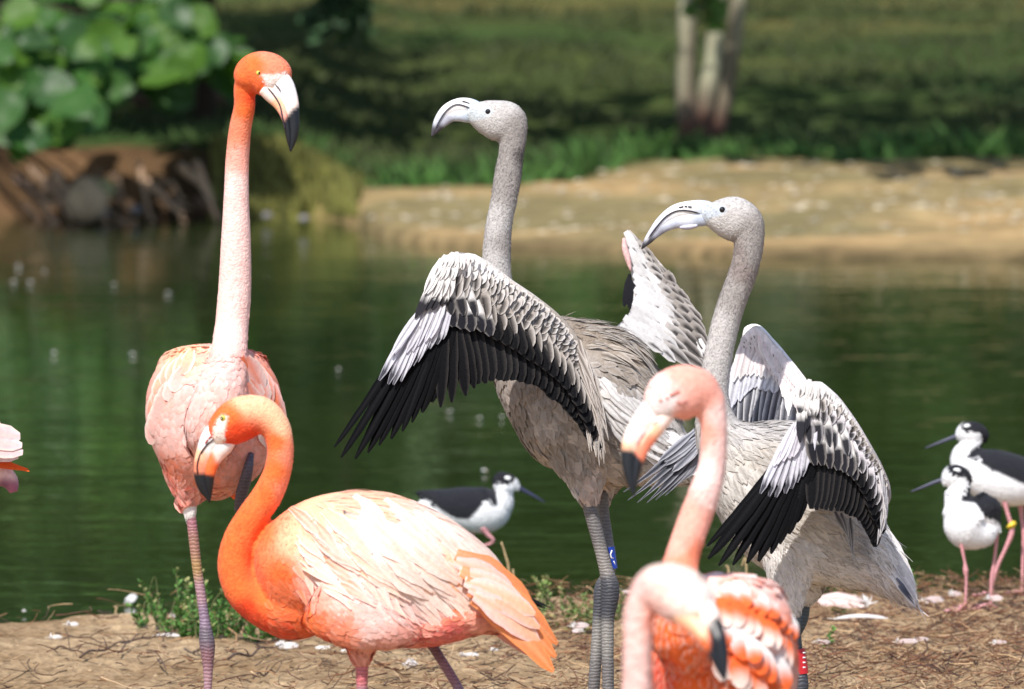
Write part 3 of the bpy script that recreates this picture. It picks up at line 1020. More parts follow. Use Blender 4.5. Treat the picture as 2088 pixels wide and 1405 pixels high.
def leg(root, rows, d0, cctrl, name='leg', foot=None, seg=14, n=40, fk=0.95):
    """rows px,py,depth,r ; foot=(px,depth offset) walks the leg down to the bank and adds a webbed foot"""
    rows = [tuple(r) for r in rows]
    if foot is not None:
        fx, fd = foot
        rows.append((fx, gpy(fx, d0 + fd) - 6, fd, rows[-1][3] * 0.95))
    V, Q, T = loft([(x, y, z, r, r * fk) for x, y, z, r in rows], d0, n, seg)
    px, py, _ = proj(V)
    o = mk(name, V, [Q, T], M['leg'], root, cfield(cctrl, 4.0)(px, py))
    if foot is not None:
        web_foot(root, foot[0], d0 + foot[1], cctrl[-1][2])
    return o


def web_foot(root, px, d, rgb, size=0.085, heading=None, name='foot'):
    py = gpy(px, d); c = P(px, py, d); c[2] = float(gz(c[0], c[1]))
    h = random.uniform(0, 6.28) if heading is None else heading
    parts = []; tips = []
    for a in (-0.55, 0, 0.55):
        L = size * (1.0 if a == 0 else 0.86)
        pts = []
        for t in np.linspace(0, 1, 6):
            x = c[0] + math.cos(h + a) * L * t; y = c[1] + math.sin(h + a) * L * t
            pts.append((x, y, float(gz(x, y)) + 0.006))
        pts = np.array(pts); tips.append(pts)
        r = np.linspace(0.0065, 0.0035, 6)
        parts.append(tube(pts, r, r, 8, np.array([0, 0, 1.0])))
    V, Fc = merge(parts)
    o = mk(name, V, Fc, M['leg'], root, np.tile(rgb, (len(V), 1)))
    W = []; Qs = []
    for k in range(2):
        a, b = tips[k], tips[k + 1]; o0 = len(W)
        W += list(a) + list(b); Qs += [(o0 + i, o0 + i + 1, o0 + 7 + i, o0 + 6 + i) for i in range(4)]
    mk('web', np.array(W), np.array(Qs), M['leg'], o, np.tile(np.asarray(rgb) * 0.9, (len(W), 1)))
    return o


def ringband(root, parent, rows, d0, matname, name='leg_band'):
    c = crv(rows, np.linspace(0, 1, 8)); d = d0 + c[:, 2]
    V, Q, T = tube(P(c[:, 0], c[:, 1], d), c[:, 3] * d / F, c[:, 4] * d / F, 22)
    return mk(name, V, [Q, T], M[matname], parent, smooth=False)


def feather_row(parent, base_c, tip_c, n, W, d0, colfn, face, layer=0.0, name='covert_feather', m='feather', u0=0.0, u1=1.0,
                jit=2.0, lap=0.07, revlap=False, wj=0.1, on=None, rise=.004, **kw):
    """a row of single feathers: base and tip are curves of (px,py,depth); W px (number or pair)"""
    u = np.linspace(u0, u1, n)
    b = crv(base_c, u); t = crv(tip_c, u)
    Wd = np.interp(u, [u0, u1], W if hasattr(W, '__len__') else (W, W))
    fl = list(face) if isinstance(face, list) else [face, face]
    out = []
    layer = layer * 0.45
    for i in range(n):
        f0 = np.array(vec(*fl[0])) * (1 - u[i]) + np.array(vec(*fl[1])) * u[i]
        nn = f0 / np.linalg.norm(f0)
        j = RNG.normal(0, jit, 4)
        B = P(b[i, 0] + j[0], b[i, 1] + j[1], d0 + b[i, 2]) + nn * layer
        Tp = P(t[i, 0] + j[2], t[i, 1] + j[3], d0 + t[i, 2]) + nn * layer
        bulge = None
        if on is not None:                       # lie on the body: follow its surface at base, middle and tip
            bx, by, tx, ty = b[i, 0] + j[0], b[i, 1] + j[1], t[i, 0] + j[2], t[i, 1] + j[3]
            mx_, my_ = (bx + tx) / 2, (by + ty) / 2
            d1, d2, d3 = (surf(on, *q, 5) for q in ((bx, by), (mx_, my_), (tx, ty)))
            d2 = min(d2, d1 + .08, d3 + .08)
            d3 = min(d3, d2 + .07); d1 = min(d1, d2 + .07)
            e = rise + layer
            B = P(bx, by, d1 - e * .4); Tp = P(tx, ty, d3 - e * 1.2)
            Pm = P(mx_, my_, d2 - e)
            off = Pm - (B + Tp) / 2
            nn = np.cross(np.cross(Tp - B, nn), Tp - B); nn = nn / np.linalg.norm(nn)
            bulge = float(off @ nn) / np.linalg.norm(Tp - B)
        ax = (Tp - B) / np.linalg.norm(Tp - B)
        sd = np.cross(nn, ax)
        nn2 = nn + sd * (lap if not revlap else -lap) + RNG.normal(0, 0.03, 3)
        w = Wd[i] * (1 + wj * RNG.normal()) * (d0 + b[i, 2]) / F
        k2 = {k: (v(u[i]) if callable(v) else v) for k, v in kw.items()}
        if bulge is not None: k2['arch'] = max(bulge, 0.0) * 1.1
        cf = colfn(u[i]) if getattr(colfn, 'byu', False) else colfn
        out.append(one_feather(name, parent, B, Tp, nn2, w, cf, m, **k2))
    return out


def byu(f):
    f.byu = True
    return f


def lerp_curve(A, B, f, n=14):
    u = np.linspace(0, 1, n)
    return crv(A, u) * (1 - f) + crv(B, u) * f


def sheet(parent, name, A, B, d0, thick, colctrl, m='body', nu=24, nv=9, back=0.0, on=None):
    """solid wing arm between curve A and curve B, lens shaped across"""
    u = np.linspace(0, 1, nu); a = crv(A, u); b = crv(B, u)
    v = np.linspace(0, 1, nv)
    c = a[:, None] * (1 - v)[None, :, None] + b[:, None] * v[None, :, None]
    if on is not None:
        c[..., 2] = np.array([[surf(on, x, y, 5) for x, y in row] for row in c[..., :2]]) - d0
    th = thick * np.sqrt(np.clip(1 - (2 * v - 1)**2, 0.02, 1)) * np.clip(np.minimum(u, 1 - u) / 0.08, 0.15, 1)[:, None]
    Vf = P(c[..., 0], c[..., 1], d0 + c[..., 2] - th + back).reshape(-1, 3)
    Vb = P(c[..., 0], c[..., 1], d0 + c[..., 2] + th + back).reshape(-1, 3)
    i = np.arange(nu - 1)[:, None] * nv; j = np.arange(nv - 1)[None]
    q = np.stack([i + j, i + j + 1, i + nv + j + 1, i + nv + j], -1).reshape(-1, 4)
    nV = nu * nv
    ring = [k for k in range(nv)] + [k * nv + nv - 1 for k in range(1, nu)] + [(nu - 1) * nv + k for k in range(nv - 2, -1, -1)] + [k * nv for k in range(nu - 2, 0, -1)]
    rg = np.array(ring); r2 = np.roll(rg, -1)
    qs = np.stack([rg, r2, r2 + nV, rg + nV], -1)
    V = np.concatenate([Vf, Vb]); px, py, _ = proj(V)
    return mk(name, V, np.concatenate([q[:, ::-1], q + nV, qs[:, ::-1]]), M[m], parent, cfield(colctrl)(px, py))


def stand(px, d):
    """where a bird at depth d stands on the near bank"""
    q = P(px, gpy(px, d), d)
    return (float(q[0]), float(q[1]), float(gz(q[0], q[1])))


def arm(parent, LE, d0, r, colctrl, off=(-2, 10)):
    """rounded leading edge of a wing"""
    c = crv(LE, np.linspace(0, 1, 40)); k = np.clip(np.minimum(np.linspace(0, 1, 40), np.linspace(1, 0, 40)) / .1, .25, 1)
    d = d0 + c[:, 2] + .008
    V, Q, T = tube(P(c[:, 0] + off[0], c[:, 1] + off[1], d), r * k * d / F, .6 * r * k * d / F, 18)
    px, py, _ = proj(V)
    return mk('leading_edge', V, [Q, T], M['body'], parent, cfield(colctrl)(px, py))
# palette (plumage; some colour controls below also paint in light and shade)
PALE = sc(250, 208, 200); PINK = sc(246, 170, 152); SALM = sc(243, 138, 105); ORNG = sc(246, 112, 52); DEEP = sc(228, 70, 28)
WHT = sc(244, 240, 238); CREAM = sc(250, 226, 214); PEACH = sc(250, 190, 150)
GREY = sc(158, 151, 147); LGREY = sc(192, 187, 184); DGREY = sc(104, 98, 96); BROWN = sc(140, 126, 112); BLK = sc(24, 24, 29)
LEGPK = sc(178, 140, 150); LEGPU = sc(150, 128, 150); LEGGR = sc(120, 116, 116); LEGDK = sc(72, 74, 82); BEIGE = sc(188, 172, 158)


# ================================================================== tall upright flamingo
def tall_flamingo():
    d0 = 13.2
    root = empty('flamingo', stand(424, d0), 'tall pale pink flamingo standing upright on one leg, neck stretched straight up', 'flamingo', 'pink adult flamingos')
    neck = [(548, 160, -.05, 20, 22), (520, 150, -.045, 30, 30), (500, 175, -.04, 23, 26), (499, 215, -.04, 22, 23), (491, 255, -.035, 23, 23), (485, 310, -.03, 24, 24), (482, 400, -.03, 26, 26), (481, 500, -.03, 31, 30),
            (478, 600, -.03, 34, 33), (471, 680, -.04, 35, 36), (463, 745, -.07, 40, 42), (447, 810, -.10, 52, 50), (432, 880, -.10, 55, 50), (425, 930, -.06, 30, 30)]
    head = [(484, 178, -.05, 3, 3), (493, 168, -.05, 24, 24), (510, 156, -.05, 40, 34), (532, 150, -.055, 46, 38), (553, 157, -.06, 46, 37), (567, 172, -.06, 36, 30), (574, 182, -.06, 22, 20)]
    bodyl = [(436, 702, .03, 12, 12), (434, 716, .03, 72, 60), (434, 760, .02, 117, 100), (436, 830, .01, 137, 125), (438, 890, .01, 130, 120), (440, 945, .02, 104, 100), (445, 990, .03, 62, 60), (450, 1016, .03, 15, 15)]
    thigh = [(385, 940, 0, 60, 55), (382, 985, 0, 36, 36), (384, 1020, 0, 19, 20), (388, 1050, 0, 13, 13), (389, 1062, 0, 9, 9)]
    cc = [(545, 110, SALM), (520, 130, ORNG), (560, 140, SALM), (500, 170, ORNG), (530, 190, ORNG), (545, 205, DEEP), (515, 200, DEEP), (500, 225, ORNG), (490, 260, SALM), (478, 270, SALM),  # deep orange under the chin paints in the head's shadow on the throat
          (487, 320, PINK), (480, 380, PALE), (480, 450, PALE), (480, 520, PALE), (480, 600, PALE), (470, 680, PALE), (460, 750, PALE), (380, 720, PEACH), (330, 780, PINK), (305, 850, PALE),
          (400, 780, PALE), (370, 860, PALE), (450, 850, PINK), (400, 930, PINK), (340, 930, SALM), (420, 980, SALM), (530, 760, SALM), (560, 820, PINK), (500, 930, PINK), (385, 1040, WHT), (380, 990, PINK)]
    body = skin(root, [loft(neck, d0, 90), loft(head, d0), loft(bodyl, d0, 50, 40), loft(thigh, d0)], 0.0034, cc, [([(533, 151), (560, 152), (584, 145), (590, 175), (560, 205), (548, 196), (541, 170)], sc(250, 232, 224))])
    colf = COLF[body.name]
    flow = [(470, 700, -.1, 1), (350, 760, -.6, 1), (320, 900, .1, 1), (440, 900, 0, 1), (540, 780, .7, 1), (550, 900, .2, 1), (400, 1000, 0, 1), (480, 400, 0, 1), (520, 150, -1, .2), (490, 200, -.2, 1), (420, 760, -.35, 1)]
    coat('body_feathers', body, root, 5200, flow, [(380, 760, 26, 22), (340, 900, 40, 32), (440, 950, 36, 28), (540, 800, 40, 30), (470, 720, 12, 10)], colf,
         region=lambda x, y: ((y > 715) & (y < 1010)) * 1.0, lift=.09, jit=.5, var=.14, edge=(WHT, .2), tipc=(SALM, .3), nt=6, ns=5)
    coat('neck_feathers', body, root, 9000, flow, [(480, 400, 9, 6), (530, 150, 6, 4), (450, 740, 14, 12)], colf, region=lambda x, y: (y < 760) * 1.0, lift=.1, jit=.35, var=.06, nt=3, ns=2)
    coat('thigh_feathers', body, root, 2500, flow, [(380, 1000, 16, 5)], colf, region=lambda x, y: ((y > 970) & (x < 420)) * 1.0, lift=.1, jit=.3, var=.1, nt=3, ns=2)
    up, lo = bill(root, [(556, 168, 36), (566, 180, 35), (582, 206, 27), (592, 238, 19), (595, 265, 15), (594, 290, 9), (592, 309, 2)], d0, [(575, 170, WHT), (585, 195, WHT), (598, 215, CREAM)],
                  [(548, 195, CREAM), (562, 215, PEACH), (572, 240, PINK)], side=1, dd=[-.07, -.085, -.09], k=.66, black=[(625, 208), (596, 222), (580, 245), (560, 258), (565, 330), (625, 330)])
    eye(root, body, 527, 149, 5.2, look=(.5, 0, 1))
    seam(root, up, [(545, 178), (560, 196), (570, 213), (576, 240), (581, 265)], d0, [up, lo], 1.5, sc(60, 50, 60))
    seam(root, up, [(561, 172), (567, 178), (572, 186)], d0, [up], 1.3, sc(90, 70, 80), 'nostril')
    # folded wing on the shaded side of the breast: large coverts with orange edge
    w = sheet(root, 'wing', [(505, 722, .06), (545, 758, .05), (572, 830, .05), (572, 890, .06)], [(492, 735, -.02), (505, 800, -.03), (515, 870, -.02), (520, 900, 0)], d0, .012, [(540, 780, SALM), (560, 850, PINK)])
    nrm = [(.55, .2, .8), (.6, 0, .8)]
    feather_row(w, [(500, 725, .035), (515, 735, .02), (540, 762, .03), (555, 790, .035)], [(530, 790, .0), (545, 815, .0), (565, 850, .02), (574, 890, .03)], 6, 17, d0, cf_plain(SALM, PINK, PALE, ORNG), nrm, .0, name='covert_feather', tip=.2, on=body)
    feather_row(w, [(505, 730, .01), (510, 760, -.01), (512, 800, -.02)], [(535, 800, -.02), (550, 850, -.01), (545, 905, 0)], 5, 22, d0, cf_plain(PINK, PALE, CREAM, SALM), nrm, .004, name='tertial_feather', on=body)
    feather_row(w, [(518, 728, .05), (548, 765, .05)], [(568, 815, .045), (577, 870, .05)], 3, 10, d0, cf_plain(ORNG, SALM, ORNG), [(.8, .2, .6), (.8, 0, .6)], .012, name='primary_covert', tip=1.0)
    feather_row(w, [(392, 716, 0), (352, 735, 0), (322, 790, 0)], [(372, 760, 0), (330, 790, 0), (308, 845, 0)], 8, 15, d0, cf_plain(PEACH, PINK, CREAM), [(-.4, .5, .8), (-.6, .1, .8)], 0, name='covert_feather', on=body, rise=.002)
    feather_row(w, [(372, 752, 0), (335, 795, 0), (314, 850, 0)], [(352, 800, 0), (320, 850, 0), (308, 905, 0)], 7, 16, d0, cf_plain(PINK, PALE, CREAM), [(-.3, .3, .9), (-.6, 0, .8)], 0, name='covert_feather', on=body, rise=.002)
    # standing leg and the tucked one
    lc = [(389, 1060, sc(176, 120, 130)), (397, 1110, sc(170, 125, 110)), (402, 1160, sc(176, 140, 95)), (408, 1200, LEGPK), (415, 1260, LEGPU), (422, 1300, sc(110, 100, 112)), (424, 1340, sc(150, 110, 118)), (424, 1390, LEGPK), (424, 1600, LEGPK)]
    leg(root, [(388, 1040, 0, 10), (394, 1090, 0, 10.5), (402, 1160, 0, 10), (411, 1220, 0, 10), (418, 1272, 0, 11), (421, 1300, 0, 15.5), (423, 1318, 0, 16), (424, 1345, 0, 12), (424, 1385, 0, 9)], d0, lc, foot=(424, 0.0))
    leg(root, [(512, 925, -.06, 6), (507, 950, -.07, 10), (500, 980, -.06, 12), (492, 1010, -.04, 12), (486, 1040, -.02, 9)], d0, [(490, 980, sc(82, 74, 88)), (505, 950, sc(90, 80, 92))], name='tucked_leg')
    feather_row(root, [(455, 985, .05), (470, 985, .05)], [(475, 1020, .06), (493, 1022, .06)], 3, 9, d0, cf_plain(SALM, ORNG), (0, 0, 1), name='tail_feather', tip=1.0)
    return root


# ================================================================== orange-necked flamingo leaning forward
def bent_flamingo():
    d0 = 12.75
    root = empty('flamingo', stand(790, d0), 'vivid orange-necked flamingo bent forward with S-curved neck and pale domed back', 'flamingo', 'pink adult flamingos')
    neck = [(640, 1200, 0, 90, 70), (590, 1240, 0, 66, 60), (540, 1236, 0, 46, 46), (496, 1206, 0, 37, 37), (478, 1152, 0, 35, 34), (489, 1100, 0, 34, 33), (513, 1056, 0, 32, 31), (546, 1008, 0, 31, 30), (568, 952, 0, 28, 28), (571, 905, 0, 28, 27),
            (559, 868, 0, 32, 28), (532, 848, 0, 40, 31), (500, 851, 0, 46, 34), (470, 868, 0, 44, 33), (450, 890, 0, 32, 27), (442, 905, 0, 14, 14)]
    head = [(520, 850, 0, 20, 15), (490, 853, 0, 44, 34), (465, 862, 0, 34, 32), (448, 868, 0, 20, 22)]
    bodyl = [(545, 1238, 0, 20, 20), (570, 1215, 0, 75, 62), (605, 1185, 0, 122, 95), (650, 1166, 0, 147, 118), (700, 1160, 0, 158, 130), (760, 1164, 0, 162, 132), (830, 1172, 0, 148, 122), (900, 1186, 0, 122, 102), (960, 1205, 0, 92, 80), (1010, 1232, 0, 58, 55), (1060, 1262, 0, 34, 34), (1100, 1290, 0, 8, 8)]
    thigh = [(745, 1260, -.07, 75, 45), (738, 1305, -.07, 44, 34), (736, 1332, -.07, 24, 22), (737, 1360, -.07, 12, 12)]
    rump = [(800, 1285, -.02, 34, 50), (880, 1275, -.03, 42, 55), (950, 1258, -.03, 42, 46), (1000, 1262, -.02, 30, 34), (1040, 1285, 0, 14, 16)]
    flank = [(640, 1220, -.09, 60, 30), (720, 1262, -.1, 60, 34), (800, 1285, -.09, 38, 30), (850, 1292, -.07, 20, 20)]
    cc = [(470, 850, ORNG), (500, 820, PEACH), (520, 815, PEACH), (550, 830, PEACH), (480, 880, DEEP), (510, 890, DEEP), (450, 850, ORNG), (460, 905, DEEP), (575, 870, PEACH), (560, 900, ORNG), (590, 930, SALM), (560, 960, ORNG), (540, 1010, ORNG), (580, 1000, SALM),  # lit top painted paler, shaded underside of neck and breast painted deeper
          (500, 1060, ORNG), (530, 1080, ORNG), (460, 1110, ORNG), (490, 1140, ORNG), (450, 1170, ORNG), (480, 1200, ORNG), (500, 1240, DEEP), (560, 1280, DEEP), (640, 1305, DEEP), (540, 1220, ORNG), (590, 1230, ORNG), (570, 1170, ORNG), (600, 1100, PEACH), (640, 1040, PEACH), (720, 1005, PEACH),
          (700, 1080, CREAM), (780, 1060, CREAM), (850, 1060, CREAM), (900, 1100, CREAM), (960, 1130, CREAM), (800, 1140, CREAM), (650, 1150, CREAM), (630, 1200, PINK), (700, 1200, PALE), (620, 1265, ORNG), (680, 1285, SALM), (740, 1260, PALE), (760, 1310, PINK),
          (800, 1230, PALE), (880, 1190, CREAM), (900, 1230, ORNG), (840, 1290, PINK), (850, 1310, sc(225, 90, 90)), (900, 1290, sc(235, 110, 105)), (960, 1250, PINK), (1000, 1260, PINK), (990, 1180, PALE), (1040, 1220, PEACH), (740, 1340, PINK)]
    body = skin(root, [loft(neck, d0, 110), loft(head, d0), loft(bodyl, d0, 60, 44), loft(thigh, d0), loft(rump, d0), loft(flank, d0)], 0.0034, cc, [([(464, 848), (450, 846), (436, 866), (430, 900), (436, 944), (456, 944), (454, 912), (458, 880)], sc(250, 230, 218))], power=3.5)
    colf = COLF[body.name]
    flow = [(470, 860, 1, .1), (560, 850, .6, .7), (575, 930, -.1, 1), (530, 1040, -.7, 1), (480, 1140, 0, 1), (510, 1210, 1, .6), (580, 1250, 1, .4), (620, 1080, .45, 1), (700, 1030, 1, .7), (850, 1060, .9, .75), (950, 1150, .8, .7),
            (650, 1180, .55, 1), (760, 1150, .6, 1), (850, 1170, .6, .9), (700, 1260, 1, .5), (800, 1270, 1, .25), (900, 1270, 1, -.1), (1000, 1240, 1, .5), (740, 1320, .1, 1)]
    coat('breast_feathers', body, root, 9000, flow, [(600, 1250, 26, 14), (680, 1290, 30, 16), (800, 1300, 34, 16), (950, 1260, 26, 14)], colf,
         region=lambda x, y: ((x > 540) & (y > 1180) & (y - 1180 > (x - 640) * .15)) * 1.0, lift=.09, jit=.35, var=.16, edge=(PEACH, .25), nt=4, ns=3)
    coat('back_feathers', body, root, 2600, flow, [(620, 1080, 70, 20), (720, 1040, 100, 22), (850, 1080, 120, 24), (760, 1180, 100, 22), (900, 1150, 110, 24), (640, 1180, 70, 18), (980, 1180, 80, 20)], colf,
         region=lambda x, y: ((x > 585) & (x < 990) & (y > 1000) & (y > 1180 - (x - 560) * 2.4) & (y < 1235 + (x - 600) * .05)) * 1.0, lift=.02, jit=.12, var=.06, tipc=(PEACH, .3), edge=(WHT, .3), nt=7, ns=3, tip=.6, shaft=(PEACH, .25))
    coat('neck_feathers', body, root, 12000, flow, [(480, 1150, 10, 5), (470, 860, 6, 4), (560, 1230, 16, 8)], colf, region=lambda x, y: (x < 600) * 1.0, lift=.12, jit=.35, var=.1, nt=3, ns=2)
    blackp = [(380, 962), (425, 968), (448, 975), (448, 1040), (380, 1040)]
    up, lo = bill(root, [(455, 884, 33), (446, 896, 36), (430, 922, 30), (420, 948, 25), (417, 972, 21), (420, 996, 15), (426, 1015, 6), (428, 1024, 1.5)], d0, [(440, 880, WHT), (420, 905, WHT), (403, 930, PEACH), (402, 950, SALM), (405, 985, BLK)],
                  [(450, 910, WHT), (447, 930, CREAM), (430, 935, ORNG), (420, 955, ORNG), (436, 955, ORNG), (425, 985, BLK)], side=-1, split=.36, k=.6, black=blackp)
    seam(root, up, [(441, 892), (424, 905), (409, 925), (402, 950), (403, 968)], d0, [up, lo], 1.6, sc(70, 40, 40))
    seam(root, up, [(432, 888), (424, 896), (418, 905)], d0, [up], 1.4, sc(190, 60, 40), 'nostril')
    eye(root, body, 455, 853, 6.5, look=(-.5, 0, 1))
    # folded wing and its orange tertials over the tail
    w = sheet(root, 'wing', [(700, 1040, -.13), (850, 1070, -.13), (980, 1160, -.07), (1040, 1215, -.04)], [(700, 1190, -.135), (830, 1215, -.13), (930, 1235, -.1), (1010, 1265, -.05)], d0, .0015, [(800, 1120, CREAM), (960, 1200, PEACH)], on=body)
    fn = [(0, .45, 1), (.15, .35, 1)]
    for bc, tc, n_, wd, ca, cb in (([(598, 1090), (618, 1130), (640, 1185)], [(655, 1150), (690, 1195), (720, 1235)], 9, 12, PEACH, CREAM), ([(612, 1050), (650, 1110), (690, 1180)], [(690, 1130), (735, 1185), (765, 1240)], 11, 13, ORNG, CREAM),
                                   ([(660, 1030), (700, 1100), (740, 1180)], [(750, 1120), (800, 1190), (835, 1245)], 11, 14, PEACH, CREAM), ([(720, 1020), (770, 1090), (800, 1170)], [(815, 1115), (865, 1185), (890, 1245)], 11, 15, CREAM, CREAM),
                                   ([(790, 1020), (830, 1080), (860, 1160)], [(890, 1115), (930, 1175), (945, 1235)], 10, 15, CREAM, CREAM), ([(850, 1040), (895, 1090), (910, 1160)], [(950, 1130), (985, 1175), (992, 1225)], 9, 14, CREAM, PALE)):
        feather_row(w, [(x, y, 0) for x, y in bc], [(x, y, 0) for x, y in tc], n_, wd, d0, cf_plain(ca, cb, CREAM, (PEACH + cb) / 2, var=.05, e0=.5), (0, .4, 1), 0, name='scapular_feather', tip=.6, on=body, rise=.003, jit=7, lap=.02, nt=9, wj=.2, rag=.15)
    feather_row(w, [(930, 1130, -.08), (945, 1175, -.1), (960, 1220, -.09)], [(1085, 1235, -.02), (1138, 1338, -.03), (1124, 1368, -.05)], 6, (30, 24), d0, cf_plain(PEACH, sc(250, 128, 56), sc(250, 158, 96), sc(252, 176, 120), e0=.4), fn, .0, name='tertial_feather', tip=.45, nt=10, sweep=.09, m='feather')
    feather_row(w, [(930, 1150, -.09), (950, 1190, -.1), (965, 1215, -.1)], [(1050, 1215, -.05), (1095, 1262, -.05), (1100, 1310, -.05)], 5, 24, d0, cf_plain(CREAM, PEACH, PALE, PEACH), fn, .006, name='tertial_feather', tip=.45, nt=9, sweep=.06)
    feather_row(w, [(980, 1235, -.07), (985, 1250, -.06)], [(1075, 1318, -.04), (1102, 1352, -.04)], 3, 11, d0, cf_plain(PALE, ORNG, PEACH), fn, .0, name='tertial_feather', tip=.9, nt=9)
    feather_row(w, [(1010, 1190, .01), (1015, 1200, .015)], [(1128, 1238, .02), (1112, 1245, .02)], 3, 9, d0, cf_plain(BLK, BLK), (0, .5, 1), .0, name='primary_feather', m='quill', tip=.9, nt=9, sweep=-.04)
    feather_row(root, [(985, 1262, -.02), (1000, 1275, 0)], [(1068, 1318, -.01), (1085, 1340, 0)], 4, 12, d0, cf_plain(PINK, SALM, PALE), (0, .3, 1), .0, name='tail_feather', tip=.5)
    lc = [(737, 1330, sc(226, 130, 130)), (738, 1380, sc(205, 110, 115)), (738, 1420, LEGPK), (738, 1700, LEGPK)]
    leg(root, [(737, 1335, -.07, 14), (738, 1365, -.07, 13), (738, 1400, -.07, 11.5), (745, 1470, -.07, 11), (750, 1500, -.07, 15), (752, 1530, -.07, 11)], d0, lc, foot=(748, -.07))
    lc = [(880, 1310, sc(120, 85, 100)), (920, 1380, sc(150, 112, 130)), (940, 1420, LEGPU), (950, 1700, LEGPU)]
    leg(root, [(862, 1285, .06, 16), (885, 1322, .06, 10.5), (905, 1354, .06, 10), (926, 1388, .06, 10), (955, 1440, .06, 10), (968, 1465, .06, 15), (966, 1500, .06, 11)], d0, lc, foot=(930, .06))
    return root


# ================================================================== grey juveniles
JCOV = cf_streak(sc(178, 168, 160), sc(46, 42, 42), edge=sc(214, 206, 200), w=.75, t0=.15)
JCOVL = cf_streak(sc(206, 198, 192), sc(42, 38, 38), edge=sc(230, 224, 220), w=.7, t0=.2)
JWHITE = cf_streak(sc(236, 232, 230), sc(56, 50, 52), w=.4, t0=.5)
JBLACK = cf_plain(sc(19, 19, 23), sc(12, 12, 15), sc(52, 49, 48), sc(16, 16, 19), e0=.92)
JPRIM = cf_plain(sc(14, 14, 18), sc(10, 10, 13), sc(9, 9, 11), sc(28, 27, 29), e0=.85)
JGREY = cf_plain(sc(150, 150, 158), sc(78, 80, 90), sc(214, 212, 214), sc(50, 50, 56), e0=.78)
JWB = cf_tip(sc(236, 234, 240), BLK, .72, .08, shaft=sc(90, 88, 96))
JWB2 = cf_tip(WHT, sc(36, 36, 42), .42, .1, edge=sc(150, 144, 140))
JPCOV = cf_tip(sc(228, 226, 236), sc(26, 26, 32), .8, .08, edge=sc(196, 194, 206), shaft=sc(90, 90, 102))


def grey_head(root, body, d0, dd, ex, ey):
    eye(root, body, ex, ey, 7, iris='eye')
    d = surf(body, ex, ey, 3)


def juvenile_wing_top(root, name_cols, LE, GB, GT, d0, face, rows, nw):
    pass


